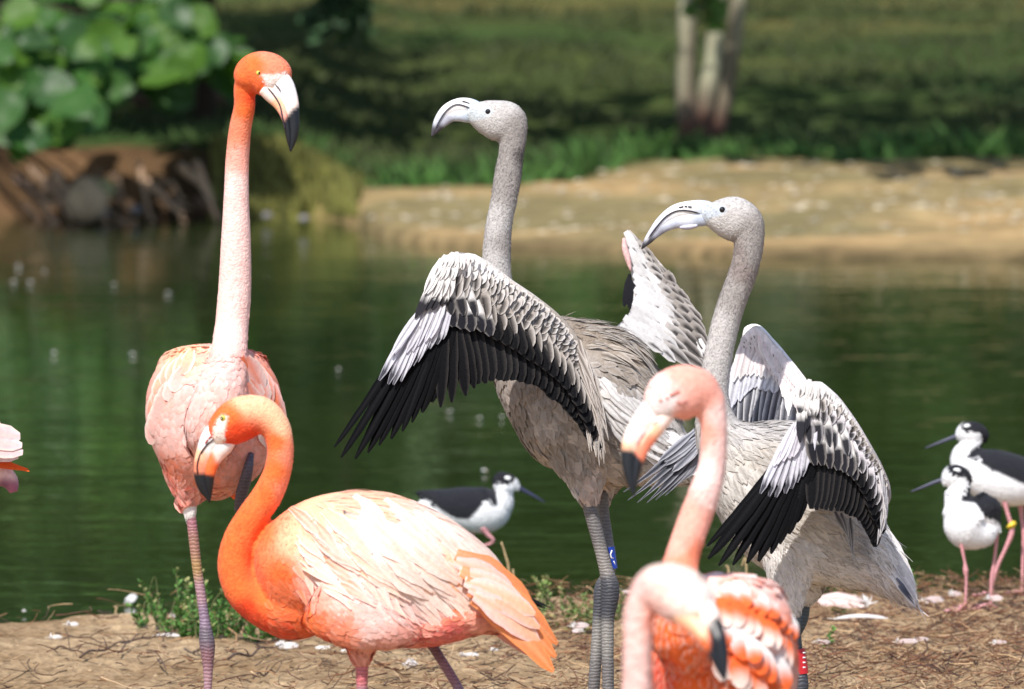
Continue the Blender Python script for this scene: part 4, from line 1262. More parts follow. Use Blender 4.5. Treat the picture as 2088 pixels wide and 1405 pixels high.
def grey_flamingo_near():
    """juvenile with the wing arched towards the water, blue band"""
    d0 = 14.2
    root = empty('flamingo', stand(1228, d0), 'grey young flamingo stretching its head highest of the greys, arched black-edged wing, blue leg band', 'flamingo', 'grey young flamingos')
    neck = [(985, 236, 0, 32, 24), (1010, 240, 0, 36, 29), (1036, 246, 0, 38, 31), (1045, 280, 0, 29, 27), (1042, 315, 0, 26, 25), (1036, 355, 0, 28, 26), (1028, 405, 0, 27, 26), (1018, 455, 0, 27, 26), (1013, 510, 0, 29, 27), (1013, 560, 0, 30, 28), (1022, 620, 0, 38, 34), (1048, 680, 0, 60, 50), (1090, 740, 0, 80, 60)]
    head = [(952, 228, 0, 14, 12), (972, 233, 0, 27, 20), (995, 240, 0, 37, 27), (1022, 248, 0, 42, 31), (1045, 256, 0, 32, 26), (1060, 262, 0, 16, 16)]
    bodyl = [(1015, 645, 0, 30, 30), (1052, 692, 0, 72, 62), (1115, 748, 0, 124, 100), (1195, 812, 0, 158, 122), (1265, 868, 0, 130, 108), (1335, 918, 0, 82, 72), (1395, 955, 0, 38, 36), (1425, 975, 0, 8, 8)]
    under = [(1220, 900, 0, 80, 80), (1290, 920, 0, 70, 70), (1350, 930, 0, 45, 50), (1400, 945, 0, 20, 25)]
    th1 = [(1180, 880, -.03, 85, 60), (1190, 945, -.03, 58, 46), (1197, 990, -.03, 32, 30), (1201, 1018, -.03, 19, 19), (1206, 1035, -.03, 11, 11)]
    th2 = [(1245, 900, .03, 70, 55), (1238, 960, .03, 46, 40), (1230, 1000, .03, 24, 24), (1228, 1018, .03, 14, 15), (1229, 1034, .03, 10, 10)]
    cc = [(990, 210, LGREY), (1030, 212, LGREY), (1000, 250, LGREY), (970, 255, LGREY), (1060, 250, GREY), (1045, 290, GREY), (1040, 330, GREY), (1062, 320, DGREY), (1030, 380, GREY), (1020, 450, LGREY), (1010, 530, LGREY), (1035, 500, GREY),
          (1020, 800, sc(165, 150, 140)), (1050, 850, BROWN), (1100, 850, sc(205, 195, 188)), (1130, 900, BROWN), (1090, 910, BEIGE), (1160, 880, sc(205, 196, 190)), (1180, 950, BEIGE), (1150, 990, WHT), (1200, 990, CREAM), (1260, 970, sc(214, 204, 196)), (1200, 900, sc(190, 178, 168)),
          (1200, 670, BROWN), (1260, 690, BROWN), (1300, 740, BROWN), (1250, 760, BROWN), (1340, 790, BROWN), (1230, 800, WHT), (1290, 830, WHT), (1320, 880, WHT), (1260, 850, sc(130, 126, 130)), (1270, 900, DGREY), (1330, 940, WHT), (1390, 930, WHT), (1300, 660, WHT)]
    body = skin(root, [loft(neck, d0, 90), loft(head, d0), loft(bodyl, d0, 50, 40), loft(under, d0), loft(th1, d0), loft(th2, d0)], 0.0034, cc, [([(950, 205), (978, 205), (998, 219), (1006, 229), (996, 240), (975, 244), (950, 250)], sc(196, 202, 206))], power=3.5)
    colf = COLF[body.name]
    flow = [(1000, 240, 1, .1), (1050, 290, -.1, 1), (1020, 450, -.2, 1), (1050, 820, .5, 1), (1120, 900, .6, 1), (1200, 980, .1, 1), (1260, 960, .7, .6), (1220, 680, 1, .35), (1300, 740, 1, .8), (1280, 850, .8, 1), (1380, 930, 1, .4)]
    coat('neck_fuzz', body, root, 24000, flow, [(1040, 330, 7, 1.6), (1000, 230, 4, 1.4), (1020, 500, 6, 1.6)], colf, region=lambda x, y: (y < 700) * 1.0, lift=.4, jit=.8, var=.13, nt=3, ns=2, slim=.9)
    coat('breast_feathers', body, root, 3800, flow, [(1050, 830, 30, 17), (1150, 900, 44, 22), (1200, 980, 30, 10), (1300, 900, 46, 20), (1260, 870, 24, 9)], colf, region=lambda x, y: ((y > 740)) * 1.0, lift=.28, jit=.5, var=.32, edge=(LGREY, .5), shaft=(BROWN, .5), nt=5, ns=3, tip=.5)
    coat('scapular_feathers', body, root, 900, flow, [(1200, 660, 60, 13), (1280, 720, 95, 16), (1330, 780, 90, 16)], cfield([(1180, 660, sc(150, 138, 126)), (1250, 700, sc(168, 154, 140)), (1330, 790, sc(150, 136, 122))]),
         region=lambda x, y: ((y < 800) & (x > 1140) & (y - 640 < (x - 1100) * .8)) * 1.0, lift=.3, jit=.3, var=.25, edge=(sc(214, 204, 194), .7), shaft=(sc(60, 50, 44), .9), nt=6, ns=3, tip=.8)
    coat('back_wisps', body, root, 700, flow, [(1200, 660, 26, 3)], colf, region=lambda x, y: ((y < 700) & (x > 1120)) * 1.0, lift=.6, jit=.5, var=.1, nt=3, ns=2)
    up, lo = bill(root, [(984, 232, 12), (970, 228, 22), (958, 226, 25), (940, 224, 24.5), (917, 230, 20), (901, 245, 15.5), (889, 263, 9), (881, 279, 2)], d0, [(970, 215, sc(190, 205, 215)), (945, 205, WHT), (915, 218, WHT), (895, 245, sc(206, 210, 220)), (883, 270, sc(70, 66, 74))],
                  [(960, 240, sc(185, 196, 210)), (935, 242, sc(205, 212, 226)), (912, 250, sc(170, 170, 182)), (895, 265, sc(64, 60, 66)), (882, 278, sc(40, 38, 42))], side=-1, split=.36, k=.56)
    seam(root, up, [(970, 229), (950, 217), (930, 213), (912, 224), (898, 243), (888, 262)], d0, [up, lo], 1.3, sc(60, 60, 76))
    seam(root, up, [(958, 211), (950, 208), (942, 206)], d0, [up], 1.3, sc(50, 50, 60), 'nostril')
    eye(root, body, 995, 228, 6, iris='eye')
    # ---- near wing
    LE = [(918, 522, -.24), (940, 514, -.24), (985, 531, -.22), (1040, 572, -.2), (1090, 606, -.18), (1140, 648, -.16), (1178, 700, -.15), (1205, 770, -.14), (1228, 850, -.13)]
    GB = [(912, 602, -.235), (940, 612, -.235), (972, 616, -.23), (1000, 632, -.225), (1041, 657, -.215), (1085, 690, -.2), (1125, 722, -.18), (1165, 770, -.165), (1200, 850, -.15)]
    GT = [(926, 668, -.235), (958, 676, -.235), (990, 680, -.232), (1022, 696, -.228), (1064, 720, -.22), (1105, 748, -.205), (1150, 784, -.19), (1188, 838, -.175), (1224, 915, -.155)]
    SB = [(915, 640, -.22), (950, 645, -.22), (985, 652, -.215), (1020, 668, -.21), (1060, 690, -.2), (1100, 722, -.185), (1140, 758, -.17), (1175, 805, -.155), (1205, 870, -.14)]
    ST = [(945, 775, -.23), (980, 781, -.23), (1012, 774, -.225), (1048, 776, -.22), (1090, 785, -.205), (1128, 810, -.19), (1165, 842, -.175), (1195, 880, -.16), (1224, 925, -.15)]
    w = sheet(root, 'wing', LE, lerp_curve(GB, GT, .4), d0, .004, [(940, 540, WHT), (1000, 590, sc(150, 142, 136)), (1150, 700, sc(140, 132, 126)), (1200, 820, sc(120, 112, 106))], back=.006)
    fc = [(-.25, .3, 1), (.05, .3, 1)]
    arm(w, LE, d0, 13, [(940, 530, WHT), (1000, 560, sc(214, 206, 200)), (1150, 680, sc(170, 160, 150))])
    feather_row(w, SB, ST, 24, (19, 14), d0, JBLACK, fc, -.006, name='secondary_feather', m='quill', lap=.1, tip=.0, slim=.9, jit=1.2, nt=8, rag=.02)
    feather_row(w, GB, GT, 22, (15, 13), d0, byu(lambda u: JWB2 if u < .2 else JBLACK), fc, .004, name='greater_covert', m='quill', lap=.1, slim=.8, jit=1.2)
    feather_row(w, lerp_curve(LE, GB, .72), lerp_curve(LE, GT, .83), 20, (12, 10), d0, byu(lambda u: JWB2 if u < .12 else JCOV), fc, .008, lap=.08, slim=.6, jit=2.5, tip=.3)
    feather_row(w, lerp_curve(LE, GB, .52), lerp_curve(LE, GB, .98), 22, (11, 10), d0, byu(lambda u: JCOVL if u < .1 else JCOV), fc, .011, lap=.08, slim=.6, jit=2.5, tip=.4)
    feather_row(w, lerp_curve(LE, GB, .36), lerp_curve(LE, GB, .74), 24, (9.5, 9), d0, byu(lambda u: JCOVL if u < .35 else JCOV), fc, .013, lap=.08, slim=.6, jit=2.2, tip=.4)
    feather_row(w, lerp_curve(LE, GB, .22), lerp_curve(LE, GB, .54), 26, (8.5, 8.5), d0, byu(lambda u: JWHITE if u < .2 else JCOVL), fc, .015, lap=.08, slim=.6, jit=2, tip=.4)
    feather_row(w, lerp_curve(LE, GB, .1), lerp_curve(LE, GB, .37), 28, (8, 8), d0, byu(lambda u: JWHITE if u < .25 else JCOVL), fc, .016, lap=.08, slim=.6, jit=1.8, tip=.4)
    feather_row(w, lerp_curve(LE, GB, .03), lerp_curve(LE, GB, .24), 34, (7, 6.5), d0, byu(lambda u: JWHITE if u < .3 else JCOVL), fc, .0165, lap=.08, slim=.6, jit=1.2, tip=.4)
    # frayed tertials hanging by the flank
    feather_row(w, [(1170, 690, -.15), (1195, 740, -.15), (1215, 800, -.14)], [(1212, 815, -.165), (1230, 870, -.16), (1228, 945, -.15)], 16, (7, 6), d0, cf_plain(sc(170, 158, 148), sc(196, 186, 178), sc(220, 212, 206), sc(80, 70, 64)), fc, .016, name='tertial_feather', tip=.9, slim=.6, jit=5, nt=7)
    feather_row(w, [(1195, 820, -.14), (1210, 860, -.14)], [(1205, 910, -.16), (1222, 950, -.15)], 7, 6, d0, cf_plain(sc(150, 140, 130), sc(205, 194, 184), sc(214, 206, 200), sc(70, 62, 58)), fc, .014, name='tertial_feather', tip=.9, jit=4)
    # hand: white coverts, long white primary coverts, black primaries
    hand = sheet(root, 'wing_hand', [(905, 528, -.235), (878, 572, -.23), (856, 620, -.22), (840, 660, -.215)], [(935, 540, -.235), (920, 600, -.235), (905, 650, -.23), (885, 700, -.22)], d0, .003, [(880, 600, WHT), (880, 680, sc(60, 58, 60))], back=.006)
    hf = [(-.5, .25, 1), (-.3, .2, 1)]
    ptips = [(682, 912, -.15), (688, 927, -.155), (710, 938, -.165), (738, 930, -.17), (764, 915, -.18), (796, 897, -.19), (816, 882, -.2), (838, 863, -.205), (858, 843, -.21), (880, 822, -.215)]
    feather_row(hand, [(860, 640, -.215), (880, 650, -.22), (905, 660, -.225), (918, 668, -.228)], ptips, 10, (11, 15), d0, JPRIM, hf, 0, name='primary_feather', m='quill', tip=.42, nt=14, lap=.08, slim=.85, jit=1, sweep=lambda u: .05 * (1 - u), revlap=True)
    feather_row(hand, [(908, 670, -.226), (925, 672, -.23), (945, 672, -.23)], [(897, 828, -.225), (938, 812, -.23), (968, 790, -.23)], 4, (13, 14), d0, JBLACK, hf, -.002, name='secondary_feather', m='quill', tip=.45, nt=9, slim=.75)
    feather_row(hand, [(862, 628, -.222), (880, 622, -.228), (898, 618, -.232), (912, 616, -.235), (920, 612, -.236)], [(773, 776, -.2), (806, 786, -.207), (838, 752, -.215), (872, 716, -.222), (903, 692, -.23)], 11, (9, 10), d0, JPCOV, hf, .005, name='primary_covert', m='feather', tip=.2, nt=9, lap=.08, slim=.7, jit=2, revlap=True)
    feather_row(hand, [(866, 626, -.224), (890, 612, -.23), (908, 612, -.235)], [(800, 724, -.215), (838, 718, -.22), (880, 690, -.23)], 7, (9, 9), d0, cf_plain(WHT, sc(226, 224, 236), sc(200, 198, 210), sc(110, 106, 120)), hf, .009, name='primary_covert', tip=.3, lap=.08, revlap=True, jit=3)
    feather_row(hand, [(893, 560, -.232), (905, 575, -.235), (918, 590, -.238)], [(848, 650, -.225), (868, 638, -.23), (912, 622, -.236)], 6, (11, 9), d0, cf_tip(WHT, sc(40, 38, 44), .5, .12), hf, .013, name='alula_feather', tip=.3, lap=.08, revlap=True)
    feather_row(hand, [(905, 532, -.236), (912, 540, -.238), (925, 548, -.24)], [(870, 600, -.232), (892, 606, -.236), (915, 606, -.24)], 7, (9, 9), d0, JWHITE, hf, .016, lap=.08, revlap=True, tip=.3)
    feather_row(hand, [(912, 523, -.238), (920, 522, -.24), (932, 522, -.242)], [(888, 566, -.236), (906, 572, -.24), (928, 572, -.243)], 7, (8, 8), d0, JWHITE, hf, .018, lap=.08, revlap=True, tip=.3)
    feather_row(hand, [(918, 518, -.24), (930, 516, -.242), (945, 518, -.242)], [(905, 545, -.24), (925, 548, -.243), (948, 550, -.243)], 7, (7, 7), d0, JWHITE, hf, .0195, lap=.08, tip=.3)
    # ---- far wing raised behind the back
    L = [(1276, 486, .2), (1284, 540, .19), (1292, 600, .17), (1282, 640, .14), (1255, 668, .1)]
    Rr = [(1300, 484, .22), (1350, 540, .22), (1395, 600, .22), (1424, 650, .21), (1434, 735, .19)]
    fw = sheet(root, 'wing', L, Rr, d0, .003, [(1290, 500, WHT), (1320, 600, WHT), (1420, 650, sc(150, 142, 136)), (1330, 700, WHT)])
    ff = [(.1, .5, 1), (.2, .4, 1)]
    Lc = lerp_curve(L, Rr, 0); Rc = np.array(Rr, float)
    down = np.array([16, 30, 0.0])
    feather_row(fw, [(1380, 690, .17), (1405, 700, .18), (1425, 690, .19)], [(1398, 738, .17), (1420, 756, .18), (1436, 742, .19)], 5, 12, d0, cf_tip(WHT, BLK, .55, .15), ff, .0, name='secondary_feather', m='quill')
    for k, f in enumerate((.86, .7, .54, .38, .22, .06)):
        cfun = [JCOV, JCOV, JCOVL, JWHITE, JWHITE, JWHITE][k]
        base = lerp_curve(L, Rr, f) - np.array([4, 6, 0]); tipc = lerp_curve(L, Rr, min(f + .24, 1.02)) + np.array([8, 26, 0])
        feather_row(fw, base, tipc, 15, (6, 13), d0, cfun, ff, .012 + .002 * k, lap=.08, jit=2.5, tip=.3, slim=.6)
    feather_row(fw, [(1284, 560, .19), (1293, 575, .18)], [(1276, 622, .18), (1288, 634, .17)], 3, 8, d0, cf_plain(BLK, BLK), (-.3, 0, 1), .004, name='primary_feather', m='quill', tip=.3)
    V, Q, T = loft([(1272, 486, .195, 3, 4), (1274, 505, .19, 6, 8), (1281, 530, .185, 6, 8), (1286, 552, .18, 2, 3)], d0 - .01, 14, 12)
    mk('skin_fold', V, [Q, T], M['body'], fw, np.tile(sc(222, 176, 172), (len(V), 1)))
    # white tail coverts and tail
    feather_row(root, [(1225, 770, 0), (1245, 810, 0), (1250, 860, 0)], [(1300, 850, 0), (1318, 880, 0), (1310, 930, 0)], 14, 12, d0, cf_plain(WHT, WHT, LGREY, LGREY, var=.08), (.1, .4, 1), .0, name='flank_feather', tip=.6, on=body, jit=9)
    feather_row(root, [(1275, 800, 0), (1300, 850, 0), (1290, 900, 0)], [(1345, 870, 0), (1365, 900, 0), (1350, 950, 0)], 10, 13, d0, cf_plain(WHT, WHT, LGREY, LGREY, var=.08), (.1, .4, 1), .0, name='flank_feather', tip=.5, on=body, jit=8)
    feather_row(root, [(1340, 880, -.06), (1350, 920, -.05)], [(1408, 915, -.04), (1425, 965, -.03)], 6, 14, d0, cf_plain(WHT, WHT, WHT), (.1, .4, 1), .0, name='tail_feather', tip=.3)
    lc = [(1198, 1015, LEGGR), (1215, 1080, LEGGR), (1232, 1150, sc(150, 144, 140)), (1236, 1200, LEGDK), (1240, 1240, LEGDK), (1238, 1290, sc(150, 146, 142)), (1240, 1390, LEGGR), (1240, 1700, LEGGR)]
    lg = leg(root, [(1196, 1000, -.03, 15), (1204, 1040, -.03, 14.5), (1216, 1085, -.03, 14), (1229, 1135, -.03, 13.5), (1238, 1170, -.03, 15), (1244, 1195, -.03, 19), (1244, 1220, -.03, 18), (1240, 1255, -.03, 14), (1239, 1320, -.03, 12.5), (1240, 1385, -.03, 12)], d0, lc, foot=(1240, -.03))
    leg(root, [(1226, 1000, .02, 15), (1230, 1040, .02, 12), (1238, 1090, .015, 11), (1244, 1135, .0, 10.5), (1243, 1165, .0, 12), (1226, 1200, 0, 15), (1224, 1225, 0, 14), (1220, 1265, 0, 12), (1216, 1330, 0, 12), (1212, 1385, 0, 12)], d0, lc, foot=(1208, .02))
    b = ringband(root, lg, [(1241, 1116, .0, 12.5, 13), (1244, 1138, .0, 12.5, 13), (1247, 1160, .0, 12.5, 13)], d0, 'band_blue')
    for pts in ([(1248, 1122), (1245, 1130), (1246, 1137), (1251, 1139)], [(1251, 1144), (1254, 1152), (1250, 1157)]):
        C = np.array([P(x, y, d0 - 12.5 * d0 / F * math.sqrt(max(.05, 1 - ((x - 1244) / 13)**2)) - .0006) for x, y in pts])
        r = np.full(len(pts), 1.5 * d0 / F); V, Q, T = tube(C, r, r * .4, 6)
        mk('band_mark', V, [Q, T], M['mark_white'], lg)
    return root


def grey_flamingo_far():
    """juvenile with both wings drooped open, red band"""
    d0 = 13.6
    root = empty('flamingo', stand(1628, d0), 'grey young flamingo with both wings drooped open, fluffy pale belly, red leg band', 'flamingo', 'grey young flamingos')
    neck = [(1470, 436, 0, 32, 24), (1495, 438, 0, 38, 30), (1518, 452, 0, 38, 30), (1527, 490, 0, 31, 28), (1523, 525, 0, 29, 27), (1512, 565, 0, 29, 27), (1497, 605, 0, 29, 27), (1482, 650, 0, 29, 28), (1470, 700, 0, 29, 28), (1459, 760, 0, 30, 29), (1455, 820, 0, 33, 31), (1462, 870, 0, 46, 42), (1495, 930, 0, 70, 60)]
    head = [(1430, 432, 0, 14, 12), (1450, 437, 0, 27, 20), (1475, 442, 0, 41, 29), (1502, 448, 0, 46, 32), (1528, 460, 0, 34, 28), (1544, 470, 0, 16, 16)]
    bodyl = [(1440, 865, 0, 25, 25), (1475, 905, 0, 62, 56), (1535, 962, 0, 108, 92), (1610, 1026, 0, 138, 115), (1690, 1086, 0, 118, 100), (1755, 1130, 0, 80, 72), (1815, 1180, 0, 42, 40), (1850, 1218, 0, 18, 18), (1868, 1238, 0, 4, 4)]
    back = [(1500, 900, .03, 30, 60), (1560, 905, .03, 46, 80), (1640, 930, .03, 64, 80), (1720, 1000, .03, 60, 70)]
    th = [(1630, 1100, -.04, 80, 55), (1612, 1165, -.04, 50, 42), (1612, 1205, -.04, 34, 30), (1618, 1240, -.04, 17, 17), (1621, 1258, -.04, 9, 9)]
    th2 = [(1660, 1100, .05, 70, 50), (1650, 1170, .05, 42, 36), (1644, 1215, .05, 24, 22), (1640, 1235, .05, 9, 9)]
    WG = sc(242, 238, 236)
    cc = [(1480, 405, LGREY), (1450, 425, LGREY), (1510, 410, LGREY), (1480, 465, LGREY), (1545, 460, GREY), (1530, 500, GREY), (1505, 510, sc(140, 128, 124)), (1515, 555, sc(138, 126, 122)), (1545, 520, GREY), (1490, 590, GREY), (1510, 600, GREY), (1475, 670, LGREY), (1460, 760, LGREY), (1450, 830, LGREY),
          (1520, 870, LGREY), (1600, 870, LGREY), (1510, 920, sc(196, 188, 178)), (1560, 930, sc(178, 168, 156)), (1490, 1000, sc(220, 214, 206)), (1550, 1000, sc(228, 220, 212)), (1480, 1040, sc(214, 206, 198)), (1540, 1090, WG), (1650, 1060, sc(214, 204, 192)), (1620, 1120, WG), (1690, 1110, sc(206, 198, 190)), (1730, 1100, sc(160, 156, 156)),
          (1600, 1190, WHT), (1690, 1170, WG), (1760, 1170, sc(232, 224, 222)), (1800, 1100, WG), (1830, 1150, sc(236, 228, 226)), (1850, 1210, sc(232, 226, 228)), (1620, 1240, WHT)]
    body = skin(root, [loft(neck, d0, 90), loft(head, d0), loft(bodyl, d0, 50, 40), loft(back, d0), loft(th, d0), loft(th2, d0)], 0.0034, cc, [([(1425, 406), (1450, 412), (1472, 418), (1484, 429), (1472, 438), (1448, 446), (1425, 462)], sc(188, 194, 202))], power=3.5)
    colf = COLF[body.name]
    flow = [(1480, 430, 1, .1), (1535, 490, -.1, 1), (1490, 620, -.3, 1), (1455, 780, 0, 1), (1500, 900, .6, .8), (1580, 880, 1, .3), (1520, 1000, .6, .9), (1640, 1050, 1, .35), (1600, 1180, .15, 1), (1700, 1160, .8, .6), (1820, 1160, .75, .9), (1760, 1100, .8, .5)]
    coat('neck_fuzz', body, root, 24000, flow, [(1530, 520, 7.5, 1.6), (1470, 430, 4, 1.4), (1460, 780, 6, 1.6)], colf, region=lambda x, y: (y < 880) * (x < 1570) * 1.0, lift=.4, jit=.8, var=.14, nt=3, ns=2, slim=.9)
    coat('body_feathers', body, root, 3600, flow, [(1520, 900, 34, 13), (1520, 1000, 44, 16), (1640, 1060, 60, 18), (1600, 1180, 30, 8), (1700, 1150, 44, 14), (1830, 1160, 44, 14)], colf, region=lambda x, y: (y > 850) * 1.0, lift=.13, jit=.45, var=.14, edge=(WHT, .25), shaft=(sc(110, 98, 86), .5), nt=5, ns=3, tip=.6)
    coat('tail_wisps', body, root, 1500, flow, [(1840, 1200, 46, 2.4)], colf, region=lambda x, y: ((x > 1770) & (y > 1060)) * 1.0, lift=.5, jit=.35, var=.1, nt=3, ns=2, slim=.9)
    coat('belly_down', body, root, 9000, flow, [(1620, 1200, 26, 1.8), (1760, 1190, 30, 1.8), (1850, 1210, 26, 1.8)], colf, region=lambda x, y: ((y > 1090)) * 1.0, lift=.3, jit=.6, var=.12, nt=4, ns=2, arch=.15, slim=.9)
    up, lo = bill(root, [(1458, 438, 14), (1445, 435, 24), (1432, 435, 27), (1412, 436, 27), (1382, 441, 25), (1354, 456, 18), (1334, 475, 12), (1318, 495, 7), (1309, 508, 2)], d0, [(1440, 418, sc(200, 208, 220)), (1400, 416, WHT), (1370, 420, WHT), (1345, 442, sc(226, 228, 238)), (1322, 480, sc(205, 206, 216)), (1310, 505, sc(50, 48, 54))],
                  [(1430, 450, sc(180, 188, 204)), (1400, 452, sc(222, 226, 238)), (1370, 460, sc(190, 194, 210)), (1345, 480, sc(150, 150, 162)), (1325, 495, sc(54, 52, 58)), (1311, 508, sc(34, 32, 36))], side=-1, split=.36, k=.56)
    seam(root, up, [(1428, 436), (1405, 430), (1380, 430), (1360, 440), (1342, 459), (1322, 486)], d0, [up, lo], 1.5, sc(46, 44, 58))
    seam(root, up, [(1411, 422), (1397, 421), (1384, 423)], d0, [up], 1.4, sc(40, 40, 50), 'nostril')
    V, Q, T = loft([(1422, 460, -.002, 4, 8), (1402, 463, -.002, 6, 9), (1386, 464, -.002, 3, 6)], d0, 10, 10)
    mk('bill_pouch', V, [Q, T], M['bill'], lo, np.tile(sc(196, 194, 212), (len(V), 1)))
    eye(root, body, 1473, 428, 6.5, iris='eye')
    # ---- near wing
    LE = [(1640, 784, -.2), (1660, 776, -.2), (1692, 796, -.19), (1730, 842, -.18), (1766, 900, -.17), (1792, 948, -.16), (1806, 985, -.15), (1804, 1040, -.14)]
    GB = [(1648, 864, -.2), (1665, 866, -.2), (1690, 872, -.195), (1714, 888, -.19), (1738, 920, -.18), (1762, 958, -.17), (1780, 995, -.16), (1792, 1045, -.145)]
    GT = [(1664, 948, -.2), (1684, 954, -.2), (1706, 958, -.197), (1730, 966, -.195), (1754, 992, -.185), (1772, 1028, -.175), (1786, 1062, -.165), (1798, 1092, -.15)]
    SB = [(1660, 905, -.19), (1680, 908, -.19), (1700, 912, -.19), (1722, 922, -.185), (1742, 945, -.175), (1760, 975, -.165), (1776, 1010, -.155), (1788, 1050, -.145)]
    ST = [(1652, 1038, -.2), (1670, 1036, -.2), (1690, 1040, -.2), (1712, 1043, -.195), (1734, 1050, -.185), (1754, 1060, -.175), (1770, 1085, -.165), (1786, 1115, -.155)]
    w = sheet(root, 'wing', LE, lerp_curve(GB, GT, .3), d0, .004, [(1650, 800, WHT), (1700, 860, sc(150, 144, 146)), (1780, 980, sc(120, 114, 114))], back=.006)
    fc = [(-.2, .3, 1), (.3, .2, 1)]
    arm(w, LE, d0, 12, [(1650, 790, WHT), (1700, 830, sc(206, 200, 202)), (1800, 980, sc(160, 154, 156))])
    feather_row(w, SB, ST, 17, (12, 13), d0, JBLACK, fc, -.006, name='secondary_feather', m='quill', lap=.07, tip=.0, slim=.9, jit=1.2, nt=8, rag=.02)
    feather_row(w, GB, GT, 15, (13, 12), d0, byu(lambda u: JWB2 if u < .5 else JBLACK), fc, .004, name='greater_covert', m='quill', lap=.12, slim=.8, jit=1.5)
    JD = cf_streak(sc(232, 226, 230), sc(26, 26, 31), w=.95, t0=.3, edge=sc(216, 210, 214))
    feather_row(w, lerp_curve(LE, GB, .66), lerp_curve(LE, GT, .74), 15, (10, 9), d0, byu(lambda u: cf_tip(WHT, sc(44, 44, 50), .35, .1, edge=sc(190, 186, 190)) if u < .35 else JD), fc, .008, lap=.08, jit=2.5, tip=.4, slim=.6)
    feather_row(w, lerp_curve(LE, GB, .48), lerp_curve(LE, GB, .92), 16, (9, 8.5), d0, JD, fc, .011, lap=.08, jit=2.5, tip=.4, slim=.6)
    feather_row(w, lerp_curve(LE, GB, .32), lerp_curve(LE, GB, .7), 18, (8, 8), d0, byu(lambda u: JCOVL if u < .25 else JD), fc, .013, lap=.08, jit=2.2, tip=.4, slim=.6)
    feather_row(w, lerp_curve(LE, GB, .16), lerp_curve(LE, GB, .48), 20, (7.5, 7.5), d0, byu(lambda u: JWHITE if u < .25 else JCOV), fc, .015, lap=.08, jit=2, tip=.4, slim=.6)
    feather_row(w, lerp_curve(LE, GB, .04), lerp_curve(LE, GB, .3), 26, (6.5, 6), d0, byu(lambda u: JWHITE if u < .4 else JCOVL), fc, .0165, lap=.08, jit=1.5, tip=.4, slim=.6)
    feather_row(w, [(1788, 950, -.155), (1802, 990, -.15), (1798, 1040, -.145)], [(1800, 1010, -.17), (1806, 1050, -.16), (1788, 1110, -.155)], 9, 6, d0, cf_plain(sc(180, 176, 178), sc(200, 196, 198), sc(214, 210, 212), sc(80, 76, 78)), fc, .014, name='tertial_feather', tip=.9, jit=3)
    # hand
    hand = sheet(root, 'wing_hand', [(1636, 800, -.2), (1625, 850, -.195), (1612, 890, -.19), (1596, 930, -.185)], [(1662, 830, -.2), (1662, 880, -.2), (1660, 920, -.195), (1652, 950, -.19)], d0, .003, [(1645, 850, WHT), (1640, 920, sc(60, 58, 60))], back=.006)
    hf = [(-.4, .25, 1), (-.2, .2, 1)]
    pt = [(1442, 1113, -.14), (1442, 1133, -.145), (1452, 1151, -.15), (1480, 1152, -.155), (1509, 1150, -.16), (1540, 1147, -.165), (1564, 1135, -.17), (1582, 1119, -.175), (1600, 1100, -.18), (1624, 1066, -.185)]
    feather_row(hand, [(1612, 905, -.188), (1625, 915, -.19), (1642, 922, -.192), (1655, 925, -.195)], pt, 10, (12, 15), d0, JPRIM, hf, 0, name='primary_feather', m='quill', tip=.42, nt=14, lap=.08, slim=.85, jit=1, sweep=lambda u: .06 * (1 - u), revlap=True)
    feather_row(hand, [(1615, 880, -.19), (1630, 868, -.193), (1645, 862, -.196), (1660, 860, -.2)], [(1552, 1006, -.178), (1588, 1011, -.184), (1622, 988, -.19), (1650, 945, -.197)], 9, (9.5, 9.5), d0, JPCOV, hf, .006, name='primary_covert', tip=.15, nt=9, lap=.08, slim=.7, jit=1.8, revlap=True)
    feather_row(hand, [(1618, 868, -.192), (1640, 850, -.198)], [(1578, 952, -.187), (1622, 930, -.195)], 5, (8, 9), d0, cf_plain(sc(240, 236, 244), sc(236, 232, 242), sc(222, 218, 230), sc(130, 126, 140)), hf, .011, name='primary_covert', tip=.3, lap=.08, revlap=True, jit=2)
    feather_row(hand, [(1636, 820, -.2), (1648, 826, -.2)], [(1634, 906, -.2), (1646, 878, -.2)], 3, (9, 8), d0, cf_tip(WHT, sc(42, 42, 50), .3, .12), hf, .016, name='alula_feather', tip=.4, jit=1)
    feather_row(hand, [(1640, 790, -.2), (1652, 792, -.2), (1664, 796, -.2)], [(1632, 845, -.2), (1646, 850, -.2), (1664, 852, -.2)], 6, 8, d0, cf_tip(WHT, sc(60, 60, 66), .78, .1), hf, .018, tip=.4)
    feather_row(hand, [(1644, 780, -.2), (1655, 778, -.2), (1666, 782, -.2)], [(1636, 815, -.2), (1650, 818, -.2), (1666, 820, -.2)], 6, 8, d0, JWHITE, hf, .02, tip=.4)
    # ---- far wing: underside behind the neck
    A = [(1516, 684, .16), (1540, 664, .16), (1572, 692, .15), (1606, 732, .12), (1648, 786, .04)]
    Bc = [(1512, 712, .16), (1530, 706, .16), (1556, 736, .15), (1590, 788, .12), (1632, 842, .05)]
    fw = sheet(root, 'wing', A, Bc, d0, .004, [(1540, 680, WHT), (1600, 750, sc(238, 226, 226)), (1640, 800, sc(238, 226, 226))])
    uf = (-.1, .2, 1)
    arm(fw, A, d0, 15, [(1540, 680, WHT), (1640, 790, sc(240, 226, 226))], off=(-4, 11))
    feather_row(fw, [(1512, 740, .155), (1550, 750, .15), (1590, 780, .13), (1622, 820, .08)], [(1496, 880, .15), (1540, 892, .14), (1580, 900, .12), (1612, 890, .08)], 12, (11, 11), d0, JGREY, uf, -.012, name='secondary_feather', m='quill', tip=.2, slim=.8, nt=8, lap=.07)
